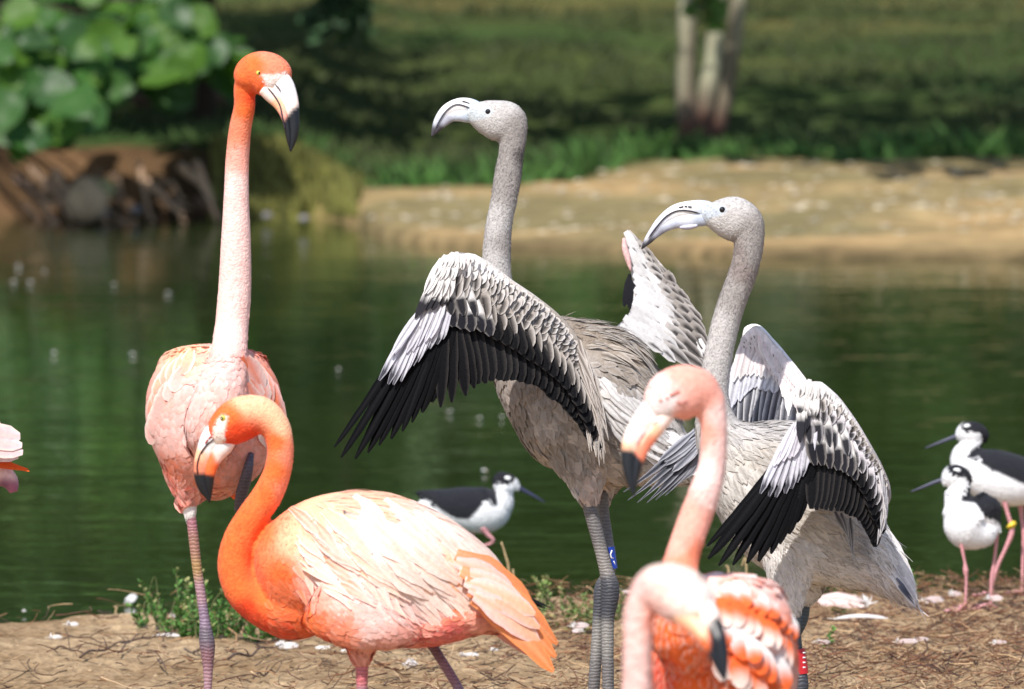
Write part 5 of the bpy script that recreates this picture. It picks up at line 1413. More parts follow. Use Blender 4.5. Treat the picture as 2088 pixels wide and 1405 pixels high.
    feather_row(fw, [(1505, 720, .155), (1520, 730, .155), (1550, 735, .15), (1580, 770, .135)], [(1486, 832, .15), (1505, 818, .15), (1545, 790, .145), (1572, 800, .13)], 9, (11, 10), d0, cf_plain(WHT, sc(232, 234, 244), sc(206, 206, 218), sc(150, 148, 160)), uf, -.004, name='under_covert', tip=.3, lap=.07)
    feather_row(fw, [(1515, 690, .155), (1535, 700, .155), (1565, 735, .145)], [(1496, 775, .15), (1525, 765, .15), (1560, 775, .14)], 8, (9, 8), d0, cf_plain(sc(236, 218, 218), WHT, WHT, sc(190, 176, 180)), uf, .002, name='under_covert', tip=.5, lap=.07)
    feather_row(fw, [(1545, 690, .15), (1580, 740, .135), (1612, 800, .08)], [(1562, 735, .145), (1592, 785, .12), (1612, 850, .07)], 9, 7, d0, cf_plain(sc(236, 214, 212), WHT, WHT), uf, .008, name='under_covert', tip=.6, jit=3)
    for k, f in enumerate((.62, .36, .1)):
        feather_row(fw, lerp_curve(A, Bc, f), lerp_curve(A, Bc, f + .36) + np.array([4, 8, 0]), 24, 6, d0, cf_streak(sc(240, 230, 230), sc(70, 66, 70), w=.5, t0=.72), uf, .016 + .002 * k, tip=.2, jit=1.5, name='marginal_covert')
    pt = [(1270, 1003, .12), (1280, 1019, .12), (1306, 1026, .12), (1334, 1020, .12), (1358, 1008, .12), (1385, 985, .12)]
    feather_row(fw, [(1422, 880, .12), (1425, 905, .12), (1425, 935, .12)], pt, 8, (8.5, 9), d0, cf_plain(sc(108, 110, 120), sc(52, 54, 64), sc(160, 160, 168), sc(24, 24, 28), e0=.7), (-.2, .3, 1), 0, name='primary_feather', m='quill', tip=.8, nt=11, slim=.85, jit=1, sweep=.07, lap=.08)
    feather_row(fw, [(1424, 878, .115), (1426, 920, .115)], [(1345, 940, .115), (1375, 962, .115)], 5, (7, 8), d0, cf_plain(sc(170, 172, 184), sc(120, 122, 134), sc(200, 200, 208), sc(30, 30, 34)), (-.2, .3, 1), .008, name='primary_covert', tip=.5, nt=8, jit=3)
    # tail and rump
    feather_row(root, [(1770, 1060, -.02), (1790, 1100, -.03), (1800, 1140, -.03)], [(1846, 1150, -.01), (1868, 1200, -.02), (1866, 1238, -.03)], 9, (15, 11), d0, cf_plain(WG, sc(216, 206, 206), WHT, sc(180, 172, 174)), (.3, .3, 1), .006, name='tail_feather', tip=.5, nt=8)
    feather_row(root, [(1828, 1182, -.03), (1832, 1190, -.03)], [(1860, 1224, -.035), (1864, 1232, -.035)], 2, 3.5, d0, cf_plain(sc(120, 122, 136), sc(40, 42, 56)), (.2, .3, 1), .012, name='tail_feather', tip=.9)
    feather_row(root, [(1700, 1045, -.11), (1735, 1060, -.1)], [(1728, 1095, -.12), (1742, 1140, -.12)], 4, 8, d0, cf_plain(sc(120, 116, 116), sc(190, 182, 176), sc(200, 194, 190), sc(60, 58, 60)), (0, .2, 1), .004, name='flank_feather', tip=.8)
    lc = [(1620, 1245, sc(80, 92, 100)), (1625, 1330, sc(74, 84, 92)), (1632, 1400, LEGDK), (1630, 1700, LEGGR)]
    lg = leg(root, [(1619, 1238, -.04, 11), (1622, 1270, -.04, 9.5), (1626, 1320, -.04, 10), (1632, 1365, -.04, 12), (1634, 1395, -.04, 15), (1633, 1425, -.04, 12)], d0, lc, foot=(1630, -.04))
    leg(root, [(1642, 1225, .05, 10), (1640, 1260, .05, 9), (1622, 1300, .05, 9), (1606, 1360, .05, 12), (1602, 1395, .05, 14), (1602, 1430, .05, 10)], d0, lc, foot=(1600, .05))
    ringband(root, lg, [(1628, 1324, -.04, 13, 13.5), (1633, 1350, -.04, 13, 13.5), (1636, 1374, -.04, 13, 13.5)], d0, 'band_red')
    for y in (1331, 1341, 1351, 1361):
        C = np.array([P(x, y, d0 - .04 - 13.2 * d0 / F * math.sqrt(max(.05, 1 - ((x - 1634) / 13.5)**2)) - .0003) for x in (1637, 1640, 1643)])
        r = np.full(3, 1.6 * d0 / F); V, Q, T = tube(C, r, r * .4, 6)
        mk('band_mark', V, [Q, T], M['mark_white'], lg)
    return root
# ================================================================== nearer, softly focused flamingos
def forward_flamingo():
    d0 = 11.3
    root = empty('flamingo', stand(1480, d0), 'flamingo facing forward with downturned pale head, raised neck and orange-and-white scalloped back', 'flamingo', 'pink adult flamingos')
    neck = [(1400, 800, -.02, 40, 34), (1436, 812, -.02, 40, 34), (1453, 850, -.02, 30, 29), (1456, 900, -.02, 27, 27), (1452, 950, -.02, 28, 28), (1438, 1000, -.03, 32, 31), (1420, 1050, -.03, 34, 33), (1402, 1100, -.04, 34, 34), (1388, 1150, -.05, 37, 36), (1384, 1210, -.07, 52, 46), (1400, 1280, -.09, 75, 50), (1420, 1350, -.06, 60, 40)]
    head = [(1462, 830, -.02, 10, 10), (1446, 812, -.02, 34, 30), (1422, 800, -.025, 50, 38), (1394, 800, -.03, 57, 42), (1364, 808, -.035, 52, 38), (1342, 828, -.04, 38, 30), (1328, 845, -.04, 22, 20)]
    bodyl = [(1482, 1176, .04, 15, 15), (1484, 1190, .04, 78, 70), (1482, 1235, .03, 124, 110), (1478, 1300, .02, 144, 125), (1476, 1380, .02, 148, 130), (1475, 1460, .02, 125, 115), (1475, 1530, .02, 70, 70), (1475, 1565, .02, 12, 12)]
    cc = [(1385, 750, PINK), (1340, 790, PALE), (1420, 760, PINK), (1360, 830, PALE), (1440, 810, PINK), (1400, 850, PINK), (1465, 850, PALE), (1440, 880, PINK), (1470, 920, PALE), (1435, 960, PALE), (1450, 1010, PALE), (1410, 1050, PINK), (1440, 1070, PINK), (1385, 1110, PINK), (1420, 1130, SALM), (1390, 1160, SALM),
          (1360, 1300, ORNG), (1350, 1370, DEEP), (1400, 1330, ORNG), (1420, 1390, ORNG), (1440, 1200, PALE), (1480, 1230, CREAM), (1500, 1190, PINK), (1540, 1200, PALE), (1500, 1270, CREAM), (1560, 1260, SALM), (1600, 1290, ORNG), (1540, 1320, PALE), (1580, 1360, PALE), (1500, 1350, SALM), (1520, 1390, ORNG), (1480, 1500, PINK)]
    body = skin(root, [loft(neck, d0, 80), loft(head, d0), loft(bodyl, d0, 50, 40)], 0.004, cc, [([(1384, 812), (1368, 800), (1345, 812), (1318, 822), (1310, 850), (1340, 880), (1362, 872), (1368, 840)], sc(240, 224, 220))], power=4)
    colf = COLF[body.name]
    flow = [(1380, 800, 1, .2), (1455, 900, 0, 1), (1400, 1100, -.3, 1), (1360, 1330, -.1, 1), (1480, 1250, .4, 1), (1580, 1300, .5, 1), (1480, 1400, .1, 1)]
    coat('body_feathers', body, root, 1900, flow, [(1380, 1330, 24, 18), (1540, 1270, 46, 36)], colf, region=lambda x, y: (y > 1180) * 1.0, lift=.14, jit=.4, var=.2, edge=(CREAM, .6), tipc=(ORNG, .55), nt=5, ns=5)
    coat('neck_feathers', body, root, 5000, flow, [(1450, 950, 12, 8), (1380, 800, 8, 5)], colf, region=lambda x, y: (y < 1220) * 1.0, lift=.15, jit=.5, var=.12, nt=3, ns=2)
    bp = [(1240, 912), (1290, 918), (1316, 948), (1330, 1030), (1240, 1030)]
    up, lo = bill(root, [(1352, 828, 32), (1338, 844, 35), (1314, 876, 34), (1298, 905, 30), (1290, 940, 23), (1289, 970, 16), (1291, 995, 8), (1293, 1012, 2)], d0, [(1325, 840, WHT), (1300, 860, CREAM), (1275, 890, CREAM), (1270, 908, PEACH), (1280, 960, BLK)],
                  [(1350, 860, CREAM), (1335, 870, PEACH), (1318, 900, SALM), (1310, 920, SALM), (1300, 970, BLK)], side=-1, split=.34, k=.62, dd=[-.04, -.06, -.07], black=bp)
    seam(root, up, [(1343, 855), (1325, 872), (1303, 895), (1298, 915)], d0, [up, lo], 1.8, sc(190, 190, 196))
    eye(root, body, 1379, 808, 8.5, look=(-.4, 0, 1), pup=.5)
    seam(root, body, [(1338, 818), (1355, 815), (1370, 805), (1386, 797)], d0, [body], 2.6, sc(206, 120, 104), 'brow')
    seam(root, body, [(1378, 819), (1390, 822), (1404, 816)], d0, [body], 1.8, sc(200, 130, 120), 'eyelid')
    w = sheet(root, 'wing', [(1500, 1190, .0), (1560, 1205, .02), (1604, 1260, .03), (1620, 1340, .04)], [(1470, 1230, -.08), (1500, 1290, -.1), (1520, 1360, -.1), (1530, 1420, -.08)], d0, .008, [(1540, 1260, PALE), (1600, 1300, ORNG)])
    nr = [(.2, .5, 1), (.5, .2, 1)]
    WO = cf_tip(WHT, ORNG, .5, .4, var=.12); OW = cf_tip(ORNG, CREAM, .55, .4, var=.12)
    feather_row(w, [(1490, 1192, -.03), (1550, 1208, -.01), (1596, 1255, .01)], [(1495, 1240, -.07), (1560, 1260, -.05), (1612, 1310, -.01)], 8, 19, d0, WO, nr, .016, jit=4)
    feather_row(w, [(1470, 1225, -.07), (1530, 1245, -.06), (1588, 1295, -.02)], [(1475, 1280, -.1), (1545, 1305, -.08), (1605, 1365, -.03)], 8, 20, d0, OW, nr, .018, jit=5)
    feather_row(w, [(1465, 1265, -.09), (1520, 1295, -.09), (1575, 1345, -.05)], [(1470, 1325, -.11), (1535, 1360, -.1), (1590, 1420, -.05)], 8, 20, d0, WO, nr, .018, jit=5)
    feather_row(w, [(1465, 1310, -.1), (1515, 1345, -.1), (1560, 1395, -.06)], [(1470, 1380, -.11), (1525, 1415, -.1), (1575, 1470, -.06)], 7, 20, d0, OW, nr, .018, jit=5)
    feather_row(root, [(1420, 1190, 0), (1500, 1200, .01)], [(1470, 1178, .03), (1560, 1182, .03)], 6, 14, d0, cf_plain(PALE, WHT, PINK), (0, .6, .8), .006, name='mantle_feather', jit=4)
    lc = [(1440, 1500, LEGPK), (1450, 1800, LEGPK)]
    for fx, dz in ((1445, -.02), (1510, .05)):
        leg(root, [(fx, 1520, dz, 20), (fx, 1580, dz, 12), (fx + 4, 1640, dz, 12), (fx + 6, 1665, dz, 17), (fx + 4, 1690, dz, 12)], d0, lc, foot=(fx, dz))
    return root


def arched_flamingo():
    d0 = 9.8
    root = empty('flamingo', stand(1250, d0), 'flamingo bowing its thick pale neck in an arch, black bill tip pointing down', 'flamingo', 'pink adult flamingos')
    neck = [(1375, 1210, -.02, 54, 44), (1345, 1194, -.01, 46, 38), (1318, 1215, 0, 36, 33), (1304, 1255, 0, 31, 30), (1300, 1310, 0, 29, 29), (1299, 1390, 0, 29, 29), (1296, 1460, 0, 31, 30), (1280, 1530, 0, 40, 38), (1255, 1600, 0, 70, 60), (1240, 1680, 0, 90, 80)]
    head = [(1316, 1192, -.01, 22, 20), (1340, 1196, -.015, 46, 36), (1372, 1206, -.02, 58, 44), (1402, 1224, -.03, 55, 42), (1424, 1248, -.04, 42, 34), (1438, 1264, -.045, 26, 24)]
    bodyl = [(1230, 1500, .05, 15, 15), (1230, 1530, .05, 80, 70), (1230, 1600, .05, 140, 125), (1230, 1690, .05, 150, 135), (1230, 1770, .05, 100, 95), (1230, 1815, .05, 20, 20)]
    cc = [(1350, 1160, CREAM), (1310, 1190, PALE), (1400, 1180, CREAM), (1390, 1230, CREAM), (1420, 1220, WHT), (1360, 1260, PALE), (1290, 1260, PALE), (1330, 1260, PINK), (1285, 1340, PALE), (1325, 1330, PALE), (1300, 1400, PALE), (1400, 1280, PEACH), (1430, 1270, PEACH), (1250, 1600, PINK), (1230, 1700, PINK)]
    body = skin(root, [loft(neck, d0, 70), loft(head, d0), loft(bodyl, d0, 40, 36)], 0.004, cc)
    coat('neck_feathers', body, root, 5000, [(1380, 1200, -1, 0), (1300, 1300, 0, 1), (1230, 1650, 0, 1)], [(1300, 1300, 12, 8), (1230, 1650, 50, 36)], cfield(cc), lift=.14, jit=.4, var=.12, nt=4, ns=3)
    bp = [(1447, 1262), (1462, 1258), (1520, 1290), (1520, 1410), (1440, 1410), (1446, 1320)]
    up, lo = bill(root, [(1408, 1236, 46), (1424, 1254, 40), (1446, 1284, 31), (1460, 1315, 25), (1468, 1345, 19), (1474, 1372, 11), (1478, 1394, 2)], d0, [(1430, 1240, WHT), (1445, 1255, CREAM), (1470, 1290, BLK), (1478, 1340, BLK)],
                  [(1405, 1270, PEACH), (1425, 1290, PEACH), (1440, 1310, ORNG), (1455, 1340, BLK), (1470, 1380, BLK)], side=1, split=.34, k=.6, dd=[-.04, -.07, -.08], black=bp)
    eye(root, body, 1402, 1196, 7, look=(.4, .2, 1))
    lc = [(1230, 1760, LEGPK), (1230, 2000, LEGPK)]
    for fx, dz in ((1200, .03), (1262, .08)):
        leg(root, [(fx, 1770, dz, 20), (fx, 1815, dz, 12), (fx + 4, 1870, dz, 13), (fx + 6, 1890, dz, 18), (fx + 4, 1915, dz, 13)], d0, lc, foot=(fx, dz))
    return root


def side_flamingo():
    d0 = 14.0
    root = empty('flamingo', stand(-120, d0), 'flamingo turned away, only pale rounded tertials and one orange tail plume showing', 'flamingo', 'pink adult flamingos')
    bodyl = [(-330, 900, 0, 20, 20), (-300, 890, 0, 90, 80), (-220, 880, 0, 140, 115), (-130, 890, 0, 135, 110), (-60, 910, 0, 90, 80), (-10, 930, 0, 44, 45), (18, 945, 0, 10, 12)]
    neck = [(-290, 880, 0, 70, 60), (-350, 840, 0, 45, 42), (-380, 760, 0, 33, 32), (-360, 680, 0, 30, 30), (-330, 600, 0, 28, 28), (-330, 520, 0, 26, 26), (-350, 470, 0, 30, 28), (-385, 460, 0, 42, 34), (-415, 475, 0, 30, 26)]
    cc = [(-330, 500, ORNG), (-380, 700, PINK), (-300, 900, PINK), (-150, 880, PALE), (0, 940, PINK)]
    body = skin(root, [loft(bodyl, d0, 40, 36), loft(neck, d0, 60)], 0.005, cc)
    coat('body_feathers', body, root, 1500, [(-200, 880, 1, .3), (-350, 700, 0, 1)], [(-150, 880, 60, 34), (-360, 700, 14, 8)], cfield(cc), lift=.1, var=.15, edge=(WHT, .4))
    bill(root, [(-410, 470, 26), (-430, 485, 27), (-450, 520, 20), (-455, 555, 13), (-450, 585, 2)], d0, [(-430, 470, WHT), (-455, 560, BLK)], [(-425, 500, PEACH), (-450, 570, BLK)], side=-1)
    eye(root, body, -398, 455, 6)
    w = sheet(root, 'wing', [(-250, 780, -.1), (-120, 800, -.1), (-20, 860, -.06)], [(-250, 930, -.11), (-120, 950, -.1), (-20, 935, -.06)], d0, .01, [(-100, 860, PALE)])
    feather_row(w, [(-70, 880, -.08), (-70, 900, -.085), (-75, 915, -.08)], [(42, 896, -.05), (48, 916, -.055), (40, 932, -.05)], 4, (22, 20), d0, cf_plain(PINK, sc(240, 220, 226), CREAM, PALE), (.2, .3, 1), .01, name='tertial_feather')
    feather_row(w, [(-60, 930, -.05), (-60, 935, -.05)], [(58, 958, -.04), (62, 962, -.04)], 2, 13, d0, cf_plain(ORNG, sc(250, 96, 24), ORNG), (.1, .3, 1), .002, name='tail_feather', tip=.8)
    V, Q, T = loft([(-40, 940, -.02, 30, 28), (0, 965, -.02, 24, 24), (22, 985, -.02, 17, 18), (28, 1004, -.02, 8, 8)], d0, 18, 18)
    px, py, _ = proj(V)
    mk('thigh', V, [Q, T], M['body'], root, cfield([(0, 960, PALE), (25, 965, PALE), (28, 995, sc(170, 100, 130)), (10, 990, sc(130, 80, 110))])(px, py))
    lc = [(-100, 1050, LEGPK), (-100, 1500, LEGPK)]
    leg(root, [(-130, 1000, 0, 26), (-125, 1080, 0, 12), (-115, 1200, 0, 11), (-112, 1230, 0, 16), (-114, 1265, 0, 11)], d0, lc, foot=(-120, 0))
    return root


# ================================================================== black-necked stilts
SBLK = sc(30, 31, 38); SWH = sc(240, 240, 242); SLEG = sc(228, 160, 164)


def stilt(name_label, d0, base, bodies, cc, polys, billrows, eyep, legs, spot, group='black and white wading birds', foot=True, extra=None):
    root = empty('stilt', base, name_label, 'wading bird', group)
    body = skin(root, [loft(b, d0, 40, 24) for b in bodies], 0.0026, cc, polys, smooth=3)
    coat('body_feathers', body, root, 2600, [(x, y, -1 if billrows[0][0] > billrows[-1][0] else -1, .35) for x, y, _ in cc[:4]] if extra is None else extra, [(0, 0, 9, 5)], lambda px, py: _stcol(px, py, cc, polys), lift=.04, jit=.3, var=.06, nt=3, ns=3)
    V, Q, T = loft([(x, y, 0, r, r * .9) for x, y, r in billrows], d0, 20, 10)
    mk('bill', V, [Q, T], M['bill'], root, np.tile(sc(58, 60, 84), (len(V), 1)))
    e = eye(root, body, eyep[0], eyep[1], 4.2, iris='eye')
    sx, sy, sr = spot
    ds = surf(body, sx, sy, 3)
    c = P(sx, sy, ds + sr * d0 / F * .45)
    ball('eye_spot', root, c, sr * d0 / F, 'mark_white', (1.1, .5, .7))
    for rows, ft in legs:
        V, Q, T = loft([(x, y, z, r * .85, r * .85) for x, y, z, r in rows], d0, 40, 10)
        px, py, _ = proj(V)
        mk('leg', V, [Q, T], M['leg'], root, np.tile(SLEG, (len(V), 1)))
        if ft is not None:
            c = P(ft[0], ft[1], d0 + ft[2])
            parts = []
            for a in (2.6, 3.3, 4.1, .4):
                L = .042 if a > 1 else .015
                pts = []
                for t in np.linspace(0, 1, 5):
                    x = c[0] + math.cos(a) * L * t; y = c[1] + math.sin(a) * L * t; pts.append((x, y, float(gz(x, y)) + .004 + .006 * (1 - t)))
                r = np.linspace(.0042, .0024, 5); parts.append(tube(np.array(pts), r, r, 7, np.array([0, 0, 1.0])))
            V, Fc = merge(parts)
            mk('foot', V, Fc, M['leg'], root, np.tile(SLEG, (len(V), 1)))
    return root, body


def _stcol(px, py, cc, polys):
    C = cfield(cc)(px, py)
    for poly, rgb in polys: C[inpoly(px, py, poly)] = rgb
    return C


def stilts():
    # wading behind the domed pink back
    d0 = 17.35
    q = P(960, 1150, d0)
    stilt('wading stilt with long back level, bill pointing right, behind the pale domed pink back', d0, (float(q[0]), float(q[1]), 0.0 - .12),
          [l3([(852, 1003, 3), (878, 1014, 18), (918, 1032, 40), (965, 1040, 47), (1005, 1038, 44), (1030, 1030, 26), (1042, 1025, 8)], .8),
           l3([(1000, 1040, 40), (1020, 1022, 30), (1026, 1003, 21), (1030, 988, 20), (1032, 980, 8)], .85), l3([(1006, 986, 4), (1013, 984, 16), (1032, 984, 20), (1048, 989, 14), (1060, 997, 4)], .8),
           l3([(842, 1042, 2), (862, 1030, 10), (900, 1045, 24), (930, 1050, 26)], .8)],
          [(950, 1070, SWH), (1030, 1040, SWH), (1000, 1060, SWH), (870, 1040, SWH)],
          [([(830, 975), (900, 970), (1000, 975), (1012, 1000), (1016, 1030), (1006, 1034), (998, 1018), (990, 1022), (975, 1040), (955, 1060), (930, 1058), (900, 1042), (880, 1024), (850, 1012)], SBLK),
           ([(995, 992), (995, 960), (1015, 945), (1046, 948), (1056, 972), (1046, 984), (1040, 989), (1028, 988), (1016, 982), (1008, 988), (1014, 1005), (1006, 1010)], SBLK)],
          [(1054, 992, 5), (1066, 999, 4.2), (1088, 1011, 3.2), (1112, 1025, 1)], (1034, 986), [([(985, 1075, -.02, 9), (993, 1088, -.02, 6), (1006, 1102, -.02, 4), (980, 1116, -.01, 3.5), (950, 1124, -.01, 3)], None), ([(965, 1075, .01, 8), (962, 1100, .01, 4), (958, 1160, .01, 3.5), (956, 1250, .01, 3.5)], None)], (1034, 976, 8), foot=False,
          extra=[(900, 1020, -1, .1), (1000, 1050, -1, .3), (1030, 985, -1, .1)])
    # front one of the pair on the bank
    d0 = 16.5
    r, b = stilt('smaller stilt of the pair, white breast toward the viewer, standing on straw', d0, stand(1968, d0),
          [l3([(1946, 996, 20), (1952, 1020, 28), (1966, 1050, 47), (1980, 1075, 50), (2005, 1085, 32), (2030, 1078, 14), (2040, 1078, 3)], .85), l3([(1990, 1010, 16), (2008, 1040, 34), (2022, 1062, 24), (2036, 1078, 6)], .8),
           l3([(1950, 970, 22), (1955, 990, 22), (1956, 1015, 26), (1960, 1040, 40)], .85), l3([(1920, 984, 4), (1928, 980, 16), (1948, 972, 25), (1966, 976, 18), (1977, 985, 6)], .8)],
          [(1950, 1060, SWH), (1990, 1090, SWH), (1940, 1010, SWH), (2020, 1080, SWH)],
          [([(1984, 985), (2010, 985), (2040, 1010), (2060, 1050), (2056, 1082), (2030, 1062), (2006, 1050), (1988, 1026), (1970, 1024), (1958, 1022), (1966, 998), (1974, 985), (1968, 972), (1950, 970), (1930, 965), (1928, 940), (1950, 925), (1985, 935), (1992, 975)], SBLK)],
          [(1926, 978, 5), (1910, 982, 4), (1885, 992, 3), (1857, 1003, 1)], (1944, 968), [([(1958, 1095, -.02, 6), (1963, 1125, -.02, 4), (1968, 1152, -.02, 4), (1969, 1162, -.02, 6.5), (1970, 1175, -.02, 4), (1969, 1220, -.02, 3.6), (1968, gpy(1968, d0 - .02), -.02, 3.6)], (1968, gpy(1968, d0 - .02), -.02)),
                                                                           ([(2034, 1065, .02, 6), (2032, 1100, .02, 4.6), (2028, 1140, .02, 4), (2022, 1180, .02, 4.5), (2021, 1200, .02, 4), (2019, gpy(2019, d0 + .02), .02, 3.6)], (2019, gpy(2019, d0 + .02), .02))], (1951, 960, 8),
          extra=[(1960, 1060, .3, 1), (2010, 1040, .8, .9), (1950, 970, 1, .3)])
    # taller one behind
    d0 = 16.85
    r, b = stilt('taller stilt of the pair, yellow leg ring, standing behind the smaller one', d0, stand(2022, d0),
          [l3([(1955, 945, 16), (1970, 948, 34), (2000, 962, 50), (2040, 975, 56), (2085, 982, 50), (2130, 985, 32), (2180, 985, 10), (2200, 985, 2)], .8),
           l3([(1985, 890, 20), (1978, 910, 22), (1968, 932, 30), (1975, 950, 40)], .85), l3([(1949, 892, 4), (1958, 888, 17), (1980, 884, 25), (2000, 888, 19), (2011, 898, 6)], .8)],
          [(1960, 940, SWH), (2010, 1000, SWH), (1960, 910, SWH), (2060, 1010, SWH)],
          [([(2000, 890), (2030, 895), (2070, 905), (2200, 930), (2230, 1000), (2120, 1000), (2070, 980), (2045, 968), (2020, 958), (2000, 945), (1996, 930), (1985, 936), (1968, 934), (1978, 920), (1994, 908), (2002, 893), (1990, 882), (1976, 880), (1962, 878), (1958, 872), (1962, 840), (1985, 835), (2020, 845), (2030, 895)], SBLK)],
          [(1954, 888, 5), (1938, 894, 4), (1915, 903, 3), (1886, 914, 1)], (1973, 880), [([(2045, 1010, -.02, 9), (2050, 1030, -.02, 6), (2058, 1058, -.02, 5), (2064, 1078, -.02, 6), (2062, 1090, -.02, 6.5), (2052, 1115, -.02, 5), (2036, 1150, -.02, 4.5), (2026, 1180, -.02, 5), (2022, gpy(2022, d0 - .02), -.02, 4)], (2022, gpy(2022, d0 - .02), -.02)),
                                                                           ([(2080, 1015, .02, 9), (2084, 1060, .02, 5), (2088, 1085, .02, 6), (2086, 1130, .02, 4.5), (2084, gpy(2084, d0 + .02), .02, 4)], (2084, gpy(2084, d0 + .02), .02))], (1972, 870, 8),
          extra=[(1970, 950, .4, 1), (2060, 970, 1, .3), (1980, 885, 1, .3)])
    V, Q, T = loft([(2059, 1066, -.02, 5, 5), (2060, 1067, -.02, 8, 8), (2064, 1075, -.02, 8, 8), (2065, 1077, -.02, 5, 5)], d0, 8, 14)
    mk('leg_band', V, [Q, T], M['band_yellow'], r)
tall_flamingo(); bent_flamingo(); grey_flamingo_near(); grey_flamingo_far(); forward_flamingo(); arched_flamingo(); side_flamingo(); stilts()
# ------------------------------------------------------------------ litter on the near bank
def twig_cloud(name, x, y, L, r, rgb, label, lift=.012, curl=.5):
    N = len(x); K = 5
    a = RNG.random(N) * 6.283; cu = RNG.normal(size=N) * curl
    t = np.linspace(-.5, .5, K)
    ang = a[:, None] + cu[:, None] * t[None] * 2
    dx = np.cumsum(np.cos(ang), 1); dy = np.cumsum(np.sin(ang), 1)
    X = x[:, None] + (dx - dx.mean(1)[:, None]) * (L / K)[:, None]; Y = y[:, None] + (dy - dy.mean(1)[:, None]) * (L / K)[:, None]
    Y = np.minimum(Y, edge_y(X) - .035)
    Z = gz(X, Y) + r[:, None] * .6 + (lift * RNG.random(N))[:, None] + (.014 * RNG.normal(size=(N, 1)) * t[None] * (L / .06)[:, None]).clip(-.006, .03)
    C = np.stack([X, Y, Z], -1)
    T = np.gradient(C, axis=1); T /= np.linalg.norm(T, axis=2)[..., None]
    n1 = np.cross(T, np.array([0, 0, 1.0])); n1 /= np.linalg.norm(n1, axis=2)[..., None] + 1e-9; n2 = np.cross(n1, T)
    ph = np.array([0, 2.094, 4.189]); rr = (r[:, None] * np.linspace(1, .5, K)[None])[..., None, None]
    V = C[:, :, None] + rr * (np.cos(ph)[None, None, :, None] * n1[:, :, None] + np.sin(ph)[None, None, :, None] * n2[:, :, None])
    i = np.arange(K - 1)[:, None] * 3; j = np.arange(3)[None]; k = (j + 1) % 3
    q = np.stack([i + j, i + k, i + 3 + k, i + 3 + j], -1).reshape(-1, 4)
    Q = (q[None] + (np.arange(N) * K * 3)[:, None, None]).reshape(-1, 4)
    o = mk(name, V.reshape(-1, 3), Q, M['vcol'], None, np.repeat(rgb, K * 3, 0))
    return tag(o, label[0], label[1], kind='stuff')


def scatter_bank(N, d0=12.4, d1=17.0, wfun=None):
    d = d0 + (d1 - d0) * RNG.random(N); px = -80 + 2260 * RNG.random(N)
    x = (px - 1044) / F * d; y = d * math.cos(TH)
    ok = y < edge_y(x) + .01
    if wfun is not None: ok &= RNG.random(N) < wfun(px, y)
    return px[ok], x[ok], y[ok]


